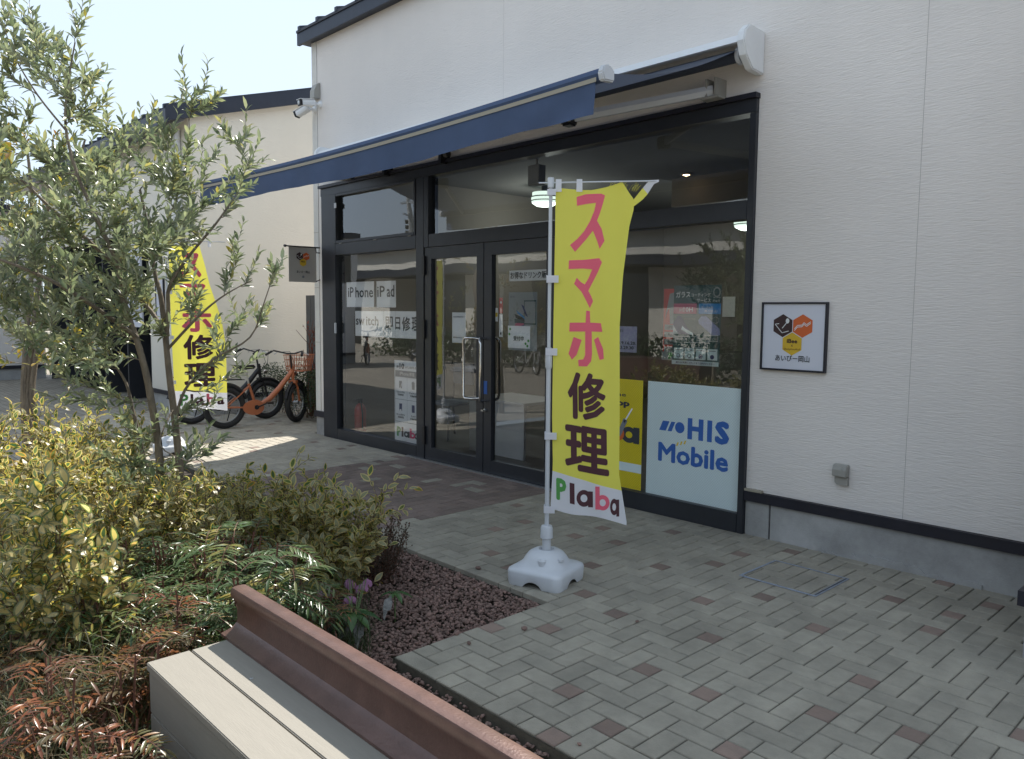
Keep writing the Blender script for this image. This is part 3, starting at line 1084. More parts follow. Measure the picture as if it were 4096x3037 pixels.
def sagx(x):
    t = (x-AX0)/(AX1-AX0)
    return -0.045*math.sin(math.pi*t)
NX, NY = 40, 14
fb = MB()
for j in range(NY+1):
    for i in range(NX+1):
        x = AX0+.03+(AX1-AX0-.06)*i/NX
        t = j/NY
        y = D-.17+(FYF+.02-(D-.17))*t
        z = 3.44+(FZF+.02-3.44)*t-0.07*math.sin(math.pi*t)**1.0 + sagx(x)*t
        fb.v.append((x, y, z))
for j in range(NY):
    for i in range(NX):
        a = j*(NX+1)+i
        fb.f.append((a, a+1, a+NX+2, a+NX+1))
fb.build('fabric', M['awning_sheet'], aw, smooth=True)
bar = MB()
pr = [(-.035, -.03), (.03, -.035), (.045, 0), (.03, .03), (-.01, .038), (-.04, .015)]
NB = 24
for i in range(NB+1):
    x = AX0+.005+(AX1-AX0-.01)*i/NB
    for a, b in pr:
        bar.v.append((x, FYF-a, FZF+b+sagx(x)))
k6 = len(pr)
for i in range(NB):
    for k in range(k6):
        bar.f.append((i*k6+k, i*k6+(k+1) % k6, (i+1)*k6+(k+1) % k6, (i+1)*k6+k))
bar.build('front_bar', M['awning_navy'], aw, smooth=True)
bt = MB()
for i in range(NB):
    xa, xb = AX0+.01+(AX1-AX0-.03)*i/NB, AX0+.01+(AX1-AX0-.03)*(i+1)/NB
    za, zb = FZF+sagx(xa), FZF+sagx(xb)
    bt.quad((xa, FYF-.042, za-.042), (xb, FYF-.042, zb-.042), (xb, FYF-.042, zb-.017), (xa, FYF-.042, za-.017))
bt.build('bar_groove', M['beige_trim'], aw)
for xa in (AX1-.004, AX0-.03):
    c = MB()
    c.extrude([(-.05, -.04), (.04, -.045), (.055, 0), (.04, .04), (-.01, .05), (-.05, .02)], lambda u, v, w: (w, FYF-u, FZF+v), xa, xa+.045)
    c.build('bar_cap', M['white_plastic'], aw, bevel=.008)
va = MB()
NV = 120
NH = 5
for j in range(NH+1):
    for i in range(NV+1):
        x = AX0+.02+(AX1-AX0-.05)*i/NV
        h = j/NH
        e = max(0, 1-abs(AX1-.25-x)/.5)
        wav = (0.006*math.sin(x*7.0)+0.004*math.sin(x*17+1))*h + 0.03*e*h*math.sin((x-AX1)*9+h*2)
        va.v.append((x, FYF-.036-wav, FZF-.042+sagx(x)-0.180*h-0.012*math.sin(x*2.1)*h))
for j in range(NH):
    for i in range(NV):
        a = j*(NV+1)+i
        va.f.append((a, a+1, a+NV+2, a+NV+1))
va.build('valance', M['awning_navy'], aw, smooth=True)
for xs, sg in ((-3.25, -1), (-8.25, 1)):
    a = MB()
    sh, elb, tip = Vector((xs, D-.10, 3.22)), Vector((xs+sg*.95, 4.55, 3.10)), Vector((xs+sg*.10, FYF+.05, FZF-.02))
    a.tube([sh, elb], .026, 6, flat=1.6)
    a.build('folding_arm', M['white_plastic'], aw)
    a = MB()
    a.tube([elb+Vector((0, 0, .0)), tip], .022, 6, flat=1.6)
    a.build('folding_arm', M['white_plastic'], aw)
    a = MB()
    a.box(elb.x-.05, elb.y-.05, elb.z-.06, elb.x+.05, elb.y+.05, elb.z+.05)
    a.build('elbow_joint', M['black_plastic'], aw, bevel=.015)
    a = MB()
    a.box(xs-.045, D-.14, 3.17, xs-.03, D-.001, 3.30).box(xs+.03, D-.14, 3.17, xs+.045, D-.001, 3.30).box(xs-.075, D-.15, 3.155, xs+.075, D-.001, 3.17)
    a.build('arm_bracket', M['grey_plastic'], aw)
for xs in (-6.42, -7.43):
    a = MB()
    a.box(xs-.02, D-.12, 3.11, xs+.02, D-.001, 3.235)
    a.tube([(xs+.07, D-.10, 3.19), (xs+.12, D-.10, 3.19)], .035, 10)
    a.build('arm_bracket', M['black_plastic'], aw)

# ------------------------------------------------------------------ wall fittings
# framed square sign
sg = thing('wall_sign', 'square black framed white sign with three honeycomb hexagons beside the shop glass', 'sign', (-2.61, D, 1.46))
h = 0.238
MB().box(-h+.012, -.02, -h+.012, h-.012, -.0005, h-.012).build('sign_board', M['sign_white'], sg)
for a in ((-h, -h, h, -h+.013), (-h, h-.013, h, h), (-h, -h+.013, -h+.013, h-.013), (h-.013, -h+.013, h, h-.013)):
    MB().box(a[0], -.03, a[1], a[2], -.0005, a[3]).build('sign_frame', M['dark_strip'], sg)
F = Flat(lambda u, v, w: (u, -.0205-w, v))
def hexa(c, r):
    return [(c[0]+r*math.cos(math.pi/2+k*math.pi/3), c[1]+r*math.sin(math.pi/2+k*math.pi/3)) for k in range(6)]
def honey(F, cx, cy, r, small=False):
    dx = r*0.90
    F.poly(hexa((cx-dx, cy), r), 'hexdark')
    F.poly(hexa((cx+dx, cy), r), 'hexorange')
    F.poly(hexa((cx, cy-r*1.56), r), 'hexyellow')
    # dipper and folded sheet
    F.disc((cx-dx+r*.42, cy+r*.42), r*.17, 'ink_white', 2, 10, ry=r*.23)
    F.line([(cx-dx+r*.34, cy+r*.25), (cx-dx-r*.05, cy-r*.22)], r*.07, 'ink_white')
    F.line([(cx-dx-r*.35, cy+r*.18), (cx-dx-r*.72, cy+r*.12), (cx-dx-r*.05, cy-r*.62), (cx-dx+r*.55, cy-r*.45)], r*.06, 'ink_white')
    for q in (0, -.14):
        F.line([(cx+dx-r*.72, cy-r*.25+q*r), (cx+dx-r*.45, cy+r*.05+q*r), (cx+dx-r*.05, cy+r*.08+q*r), (cx+dx+r*.12, cy+r*.30+q*r), (cx+dx+r*.35, cy+r*.12+q*r), (cx+dx+r*.72, cy+r*.38+q*r)], r*.06, 'ink_white', 2.5)
    F.text('iBee', cx-r*.48, cy-r*1.50, cx+r*.48, cy-r*1.12, 'ink_brown', .03)
    if not small:
        F.text('x', cx-r*.10, cy-r*1.80, cx+r*.10, cy-r*1.62, 'ink_brown')
        F.text('DolphinAid', cx-r*.72, cy-r*2.14, cx+r*.72, cy-r*1.92, 'ink_brown')
honey(F, -.005, .075, .080)
F.text('あいびー岡山', -.125, -.172, .125, -.128, 'ink', .012)
F.build(sg)
# low vent cover
vc = thing('wall_vent_cover', 'small grey hooded vent cover low on the white siding', 'vent cover', (-2.235, D, .56))
mb = MB()
mb.extrude([(-.0005, .065), (-.04, .062), (-.055, .03), (-.055, -.015), (-.0005, -.02)], lambda u, v, w: (w, u, v), -.048, .048)
mb.build('hood', M['grey_plastic'], vc, bevel=.004)
MB().extrude([(-.038, -.0205), (.048, -.0205), (.048, -.075), (-.022, -.075), (-.038, -.058)], lambda u, v, w: (u, -w, v), .0005, .03).build('outlet', M['grey_plastic'], vc)
MB().lathe([(.005, .0), (.005, .004)], c=(0, 0, 0), n=10, axis='Y').build('screw', M['alu'], vc).location = (.02, -.055, .04)
# security cameras + small hood at the building corner
def bullet_cam(label, loc, yaw, pitch, s=1.0):
    t = thing('security_camera', label, 'security camera', loc, 0, 'cameras on the building corner')
    MB().lathe([(.045, 0), (.045, .012), (.03, .03), (.018, .035), (.018, .07)], n=16, axis='Y').build('mount', M['white_paint'], t, smooth=True)
    for v in t.children[0].data.vertices:
        v.co.y = -v.co.y
    Rm = Matrix.Rotation(yaw, 4, 'Z') @ Matrix.Rotation(pitch, 4, 'X')
    b = MB().extrude([(-.042, -.035), (.042, -.035), (.048, .0), (.04, .036), (-.04, .036), (-.048, 0)], lambda u, v, w: (u, -w, v), -.02, .16).build('housing', M['white_paint'], t, bevel=.006)
    hd = MB().box(-.05, -.19, .037, .05, .0, .043).build('sunshade', M['white_paint'], t)
    ln = MB().extrude([(-.044, -.036), (.044, -.036), (.050, .0), (.042, .038), (-.042, .038), (-.050, 0)], lambda u, v, w: (u, -w, v), .1605, .185).build('front_bezel', M['black_plastic'], t, bevel=.004)
    lg = MB().lathe([(.026, .0), (.026, .006), (.014, .008)], n=18, axis='Y').build('lens', M['alu'], t, smooth=True)
    for v in lg.data.vertices:
        v.co.y = -v.co.y-.186
    for o in (b, hd, ln, lg):
        o.matrix_local = Matrix.Translation((0, -.11, 0)) @ Rm
    return t
bullet_cam('white bullet camera facing the courtyard, nearer of the pair on the corner', (-8.97, D, 4.17), R_(-2), R_(8))
bullet_cam('white bullet camera tilted down past the building corner, left of the pair', (-9.10, D, 4.13), R_(-62), R_(24))
vh = MB().extrude([(-.0005, -.10), (-.085, -.10), (-.08, -.0), (-.045, .075), (-.0005, .10)], lambda u, v, w: (w, u, v), -.06, .06).build('vent_hood', M['grey_plastic'], bevel=.006)
vh.location = (-9.03, D, 4.34)
tag(vh, 'small grey vent hood on the wall corner just above the cameras', 'vent hood')

# projecting cloth sign at the left jamb
hs = thing('hanging_sign', 'grey cloth sign with honeycomb emblem hanging from a bracket at the left jamb', 'hanging sign', (-9.04, D, 0))
F1 = lambda u, v, w: (w, -.04-u, v)
MB().tube([(0, -.0, 2.405), (0, -.47, 2.405)], .009, 8).build('bracket_arm', M['black_plastic'], hs)
MB().tube([(0, -.465, 2.405), (0, -.49, 2.405)], .017, 8).build('arm_knob', M['black_plastic'], hs)
MB().tube([(0, -.0, 2.34), (0, -.05, 2.34), (0, -.06, 2.405)], .008, 6).tube([(0, -.0, 2.0), (0, -.04, 1.985), (0, -.06, 1.975)], .006, 6).build('bracket', M['black_plastic'], hs)
cl = MB()
for j in range(9):
    for i in range(7):
        u, v = .38*i/6, 1.965+.435*j/8
        cl.v.append((0.004*math.sin(u*14+v*3), -.05-u, v))
for j in range(8):
    for i in range(6):
        a = j*7+i
        cl.f.append((a, a+1, a+8, a+7))
cl.build('cloth', M['grey_cloth'], hs, smooth=True)
# the face seen from the camera is +X ; text must read left (far) to right (near the wall)
F = Flat(lambda u, v, w: (.008+w, -.43+u, v))
honey(F, .19, 2.285, .050, True)
F.text('あいびー岡山', .10, 2.075, .28, 2.108, 'ink', .012)
F.disc((.19, 2.03), .016, 'ink_grey')
F.build(hs)

# ------------------------------------------------------------------ papers and posters behind the glass
def sheet(name, x0, z0, x1, z1, m, label, cat='poster', y=D+.020, group=None):
    o = MB().quad((x0, y, z0), (x1, y, z0), (x1, y, z1), (x0, y, z1)).build(name, M[m])
    tag(o, label, cat, group)
    return o, Flat(lambda u, v, w: (x0+u*(x1-x0), y-w, z0+v*(z1-z0)))
o, F = sheet('paper_sign', -8.44, 1.655, -7.838, 1.957, 'paper', 'white paper reading iPhone, upper left in the left window', 'paper sign')
F.text('iP', .06, .40, .27, .80, 'ink', .012).text('hone', .33, .38, .97, .80, 'ink', .012).build(o)
o, F = sheet('paper_sign', -7.785, 1.653, -7.396, 1.955, 'paper', 'white paper reading iPad in the left window beside the iPhone sheet', 'paper sign')
F.text('iP', .04, .40, .44, .82, 'ink', .012).text('ad', .54, .39, .93, .84, 'ink', .012).build(o)
o, F = sheet('paper_sign', -8.25, 1.308, -7.643, 1.609, 'paper', 'white paper reading switch in the lower row of the left window', 'paper sign')
F.text('sw', .03, .44, .34, .70, 'ink', .012).text('itch', .40, .44, .83, .80, 'ink', .012).build(o)
o, F = sheet('paper_sign', -7.635, 1.306, -6.95, 1.610, 'paper', 'white paper with large kanji for same day repair in the left window', 'paper sign')
F.text('即', .04, .30, .26, .80, 'ink', .014).text('日', .33, .32, .47, .78, 'ink', .014).text('修', .52, .28, .75, .80, 'ink', .014).text('理', .79, .30, .99, .80, 'ink', .014)
F.rect(.335, 0, .338, 1, 'poster_grey', 1).build(o)
o, F = sheet('repair_menu_poster', -7.43, .138, -6.95, 1.057, 'paper', 'tall white repair menu poster with four boxed icons at the left window foot')
F.text('最短', .09, .905, .18, .935, 'ink', .02).text('10', .21, .895, .40, .965, 'ink', .03).text('分でよみがえる!', .44, .905, .88, .935, 'ink', .02)
F.rect(.03, .80, .99, .875, 'ink_grey').text('iPhone', .22, .815, .58, .860, 'ink_white', .01, 3).text('修理', .60, .815, .80, .860, 'ink_white', .01, 3)
F.frame(.03, .235, .985, .80, .006, 'ink_grey').rect(.505, .235, .511, .80, 'ink_grey').rect(.03, .515, .985, .519, 'ink_grey')
for cx_, cz_, m_, t1 in ((.25, .70, 'ink_grey', 'フロントパネル'), (.75, .70, 'ink_grey', 'バッテリー'), (.25, .42, 'ink_navy', 'ホームボタン'), (.75, .42, 'ink_navy', 'カメラ')):
    F.rect(cx_-.055, cz_-.045, cx_+.055, cz_+.045, m_, 2)
    wv = .17 if len(t1) > 4 else .09
    F.text(t1, cx_-wv, cz_-.105, cx_+wv, cz_-.080, 'ink', .02).text('交換修理', cx_-.12, cz_-.138, cx_+.12, cz_-.113, 'ink', .02)
F.poly([(.195, .66), (.25, .665), (.30, .73), (.305, .70), (.26, .655)], 'paper', 3).rect(.73, .745, .77, .755, 'ink_grey', 3).disc((.25, .383), .04, 'paper', 3, 12, ry=.014)
logo_letters(F, .09, .055, .99, .175, ['ink_green', 'ink_brown', 'ink', 'ink_pink', 'ink'])
F.build(o)
o, F = sheet('notice', -6.385, 1.29, -6.165, 1.603, 'paper', 'white notice sheet on the left door glass', 'notice')
F.text('Web予約出来ます', .08, .83, .92, .89, 'ink_grey', .01).text('機種修理予約', .08, .15, .92, .20, 'ink_grey', .01).build(o)
o, F = sheet('poster', -5.526, 1.25, -5.14, 1.80, 'poster_grey', 'grey poster with a fan of coloured cards on the right door glass')
for k in range(9):
    a = -1.05+k*.27
    F.poly([(.72+math.cos(math.pi-a)*r-.05*math.sin(a)*s_, .50+math.sin(math.pi-a)*r*.62+.035*s_*math.cos(a)) for r, s_ in ((.16, -1), (.50, -1), (.50, 1), (.16, 1))], ('poster_sky', 'poster_teal', 'ink_navy', 'poster_rose', 'poster_teal', 'ink', 'poster_sky', 'poster_rose', 'ink_navy')[k], 1+.2*k)
F.frame(.55, .45, .97, .86, .02, 'poster_teal').text('修理', .05, .90, .22, .94, 'ink_grey').build(o)
o, F = sheet('reception_notice', -5.53, 1.27, -5.225, 1.482, 'paper', 'white notice reading now accepting with green leaf corners on the right door', 'notice', y=D+.0165)
F.text('受付中', .26, .33, .72, .55, 'ink', .015)
for c_ in ((.10, .85), (.07, .62), (.88, .12), (.80, .22), (.92, .35)):
    F.disc(c_, .045, 'ink_green', 1, 8, ry=.06)
F.build(o)
o, F = sheet('paper_strip', -5.52, 1.905, -4.95, 2.005, 'paper', 'white strip with a row of black katakana near the top of the right door', 'paper sign')
F.text('お得なドリンク販売', .03, .2, .97, .85, 'ink', .012).build(o)
o, F = sheet('sticker', -5.66, 1.60, -5.61, 1.75, 'poster_red', 'small red sticker above a white one on the right door glass', 'sticker')
F.disc((.5, .7), .25, 'paper', 1, 10, ry=.09).build(o)
o, F = sheet('sticker', -5.66, 1.37, -5.61, 1.59, 'paper', 'narrow white sticker under the red one on the right door glass', 'sticker')
F.rect(.3, .1, .7, .2, 'ink').build(o)
o, F = sheet('sticker', -5.735+.02, 1.52, -5.68, 1.65, 'paper', 'small pale sticker at the left edge of the right door glass', 'sticker')
F.rect(.1, .35, .9, .65, 'ink_yellow').build(o)
o, F = sheet('large_window_film', -3.851, .147, -3.00, 1.066, 'paper_blue', 'large pale blue window film with bold blue two line lettering', 'window film', y=D+.0105)
u0, u1 = .14, .89
F.poly([(.14, .58), (.215, .58), (.255, .665), (.18, .665)], 'ink_blue').poly([(.235, .58), (.28, .58), (.32, .665), (.275, .665)], 'ink_blue').disc((.37, .622), .052, 'ink_blue', ry=.048)
F.rect(.455, .535, .505, .715, 'ink_blue').rect(.572, .535, .622, .715, 'ink_blue').rect(.505, .608, .572, .648, 'ink_blue').rect(.662, .535, .712, .715, 'ink_blue')
F.text('S', .742, .528, .888, .722, 'ink_blue', .045)
F.text('Mobile', .135, .305, .885, .475, 'ink_blue', .028)
for k in range(3):
    F.poly([(.335+.04*k, .462+.012*k), (.352+.04*k, .462+.012*k), (.365+.04*k, .494+.012*k), (.348+.04*k, .494+.012*k)], 'ink_yellow')
F.build(o)
# fine diamond weave printed on the film
o2, F = sheet('yellow_window_film', -4.76, .150, -3.902, 1.064, 'yellow_film', 'yellow window film half hidden behind the front banner', 'window film', y=D+.0105)
F.rect(0, .155, 1, .235, 'paper_blue')
F.text('smartphone', .20, .83, .80, .875, 'ink', .01).text('Repair shop', .12, .735, .845, .81, 'ink', .04)
logo_letters(F, .05, .42, .955, .66, ['ink_green', 'ink', 'ink', 'ink_orange', 'ink'])
F.line([(.88, .74), (.78, .60)], .015, 'paper', 4).line([(.80, .63), (.72, .48)], .05, 'ink_grey', 4)
F.build(o2)
def weave(o, x0, z0, x1, z1, y):
    mb = MB()
    st = .022
    W, H = x1-x0, z1-z0
    for sgn in (1, -1):
        k = -H
        while k < W:
            a = max(0, k), min(W, k+H)
            if a[1] > a[0]:
                za, zb = a[0]-k, a[1]-k
                if sgn < 0:
                    za, zb = H-za, H-zb
                th = .0011
                mb.quad((x0+a[0]-th, y, z0+za), (x0+a[0]+th, y, z0+za), (x0+a[1]+th, y, z0+zb), (x0+a[1]-th, y, z0+zb))
            k += st
    return kind(mb.build('weave_print', M['weave'], o), 'stuff')
M['weave'] = mat('weave_print', (0.50, 0.59, 0.61), 0.6)
M['weave_y'] = mat('weave_print_yellow', (0.45, 0.37, 0.01), 0.6)
weave(o, -3.848, .150, -3.003, 1.063, D+.0100)
w_ = weave(o2, -4.757, .153, -3.905, 1.061, D+.0100)
w_.data.materials[0] = M['weave_y']
o, F = sheet('coating_poster', -3.627, 1.222, -3.204, 1.830, 'poster_teal', 'dark teal glass coating poster with pink and blue panels in the right window', y=D+.0165)
F.text('ガラス', .05, .845, .36, .925, 'ink_white', .02).text('コーティング', .38, .855, .78, .90, 'ink_white', .015).text('サービス', .50, .785, .79, .835, 'ink_white', .015)
F.ring((.91, .91), .045, .065, 'poster_grey', 2, 16, e=1.2).text('施工時間', .84, .835, .98, .85, 'ink_white').text('約6分', .83, .785, .98, .82, 'ink_white')
F.rect(0, .64, .50, .77, 'poster_rose').rect(.54, .64, 1, .77, 'poster_sky').text('強度', .12, .67, .21, .71, 'ink_white').text('10H', .22, .665, .42, .725, 'ink_white', .02)
F.text('高い撥水性', .60, .705, .84, .735, 'ink_white').text('滑り防止!', .66, .66, .93, .69, 'ink_white')
F.poly([(0, .38), (.0, .52), (.10, .62), (.18, .60), (.40, .38)], 'ink_navy').poly([(0, .38), (0, .50), (.12, .38)], 'ink_white', 2)
F.poly([(.20, .49), (.26, .455), (.44, .40), (.44, .365), (.38, .375), (.18, .44)], 'paper_blue', 2)
F.poly([(.54, .56), (.60, .61), (.70, .615), (.98, .46), (1.0, .38), (.84, .375), (.56, .52)], 'poster_lilac', 2).text('LIQUID Tech', .24, .565, .48, .585, 'poster_grey')
F.poly([(a*.9+.90, b*.5+.565) for a, b in hexa((0, 0), .09)], 'poster_grey', 2).poly([(a*.9+.90, b*.5+.565) for a, b in hexa((0, 0), .075)], 'poster_teal', 3)
F.frame(.02, .275, .53, .355, .006, 'ink_white').frame(.52, .30, .96, .38, .006, 'ink_white', 3).frame(.42, .215, .80, .285, .006, 'ink_white', 3)
F.text('きれいに使いたい', .05, .285, .42, .34, 'ink_white').text('今の画面でも大丈夫?', .55, .31, .93, .345, 'ink_white').text('コーティング', .44, .225, .76, .255, 'ink_white')
for k in range(4):
    F.rect(.03+.24*k, .065, .235+.24*k, .205, 'paper_blue')
    F.disc((.13+.24*k, .105), .045, ('ink_grey', 'ink_grey', 'ink_navy', 'ink_navy')[k], 2, 10, ry=.028)
    F.disc((.13+.24*k, .108), .030, 'paper_blue', 3, 8, ry=.018) if k < 2 else None
    F.rect(.06+.24*k, .175, .20+.24*k, .185, 'ink_grey', 2)
F.rect(-.012, -.01, .985, .045, 'paper_blue').text('施工はお気軽にスタッフまでお声がけください', .08, .005, .90, .032, 'ink_navy', .01).build(o)
o, F = sheet('red_poster', -3.724, 1.255, -3.50, 1.806, 'poster_red', 'red poster partly covered by the dark teal poster in the right window')
F.poly([(.05, .55), (.25, .93), (.45, .95), (.45, .50), (.28, .50), (.25, .72), (.18, .70)], 'poster_grey')
for k, t1 in enumerate(('iPhone', 'Android', 'Switch', 'Windows')):
    F.rect(.06, .49-.105*k-.075, .9, .49-.105*k, 'poster_grey').text(t1, .20, .43-.105*k, .75, .475-.105*k, 'ink', .01, 3)
F.rect(-.04, -.02, 1, .10, 'poster_grey', 1.5).text('P', .25, .0, .5, .09, 'ink_green', .05, 3).build(o)
o, F = sheet('calendar', -4.30, 1.288, -3.983, 1.503, 'poster_flower', 'pastel flowered calendar sheet beside the banner in the right window', 'calendar')
F.text('2.8.9.16.20.', .27, .30, .98, .42, 'ink', .012).text('23.29.30', .38, .12, .90, .24, 'ink', .012).text('定休日', .10, .78, .55, .88, 'ink_grey', .01).build(o)

# ------------------------------------------------------------------ inside the shop
def drum_lamp(label, loc, r=.27):
    t = thing('ceiling_lamp', label, 'ceiling lamp', loc, 0, 'round ceiling lamps in the shop')
    MB().lathe([(r*.92, .10), (r*.92, .045)], n=28).build('top_ring', M['lamp_glow'], t, smooth=True)
    MB().lathe([(r*1.01, .044), (r*1.01, .030)], n=28).build('band', M['black_plastic'], t)
    MB().lathe([(r*.99, .029), (r*.99, -.01)], n=28).build('middle_ring', M['lamp_glow'], t, smooth=True)
    MB().lathe([(r*1.01, -.011), (r*1.01, -.022)], n=28).build('band', M['black_plastic'], t)
    MB().lathe([(r*.97, -.023), (r*.93, -.05), (r*.6, -.09), (0.01, -.105)], n=28).build('diffuser', M['lamp_glow'], t, smooth=True)
    MB().lathe([(.05, .101), (.05, .5)], n=12).build('stem', M['black_plastic'], t)
    ld = bpy.data.lights.new('lamp_light', 'POINT')
    ld.energy = 5.5
    ld.shadow_soft_size = .2
    ld.color = (.92, 1, .93)
    lo = link(bpy.data.objects.new('lamp_light', ld), t)
    lo.location = (0, 0, -.35)
    return t
drum_lamp('lit round ceiling lamp seen at the top right of the right window', (-5.95, 10.3, 2.90), .235)
drum_lamp('lit round ceiling lamp half hidden by the banner pole top', (-8.02, 8.2, 3.22), .20)
dl = thing('downlight', 'small warm recessed downlight glowing in the dark shop ceiling', 'downlight', (-6.0, 8.75, 3.415))
MB().lathe([(.075, 0), (.075, -.012), (.055, -.016)], n=18).build('trim_ring', M['beige_trim'], dl)
MB().lathe([(.045, -.017), (.01, -.03)], n=14).build('bulb', M['warm_glow'], dl)
bx = MB().box(-5.52, 5.40, 2.83, -5.37, 5.50, 3.02).build('wall_speaker', M['grey_plastic'], None, bevel=.006)
tag(bx, 'beige box speaker hanging high inside the door glazing', 'speaker')
MB().tube([(-5.445, 5.45, 3.02), (-5.445, 5.45, 3.42)], .012, 6).build('hanger', M['grey_plastic'], bx)
tb = thing('white_table', 'low white table just inside the left door', 'table', (-6.55, 6.2, 0))
MB().box(-.40, -.35, .60, .55, .35, .63).build('tabletop', M['white_paint'], tb, bevel=.004)
MB().box(-.38, -.33, .0, .53, -.30, .60).build('front_panel', M['white_paint'], tb)
for sx in (-.38, .50):
    MB().box(sx, .30, 0, sx+.03, .33, .60).build('leg', M['white_paint'], tb)
ch = thing('chair', 'dark curved frame chair behind the left window', 'chair', (-7.75, 6.25, 0))
for sx in (-.22, .22):
    MB().tube([(sx, .25, 0), (sx, .22, .45), (sx, .24, .8), (sx, .20, .95)], .014, 6).tube([(sx, -.22, 0), (sx, -.2, .44), (sx, .22, .46)], .014, 6).build('side_frame', M['black_plastic'], ch)
MB().box(-.22, -.2, .44, .22, .22, .475).build('seat', M['ink_grey'], ch, bevel=.01)
MB().box(-.2, .2, .68, .2, .23, .95).build('backrest', M['ink_grey'], ch, bevel=.01)
fe = thing('fire_extinguisher', 'red fire extinguisher standing inside the left window corner', 'fire extinguisher', (-8.55, 5.42, 0))
MB().lathe([(.06, .02), (.075, .03), (.075, .36), (.055, .41), (.02, .44)], n=18).build('cylinder', M['red_enamel'], fe, smooth=True)
MB().box(-.02, -.02, .44, .02, .02, .48).box(-.01, -.08, .48, .012, .03, .495).build('valve', M['black_plastic'], fe)
MB().tube([(0, 0, .46), (.07, -.03, .44), (.10, -.03, .3), (.095, -.03, .12)], .009, 6).build('hose', M['black_plastic'], fe)
cb = MB()
cb.box(-8.9, 11.9, 0, -3.2, 12.4, .95)
o = cb.build('shop_counter', M['interior_floor'])
tag(o, 'long dark counter along the back wall inside the shop', 'counter')
for k, (xs, zs, w2, h2) in enumerate(((-8.4, 1.5, .3, .4), (-7.7, 1.55, .25, .36), (-7.2, 1.5, .3, .4))):
    o = MB().box(xs, 12.46, zs, xs+w2, 12.475, zs+h2).build('wall_notice', M['paper'])
    tag(o, ('left', 'middle', 'right')[k]+' small white notice on the far wall inside the shop', 'notice', 'notices on the far shop wall')

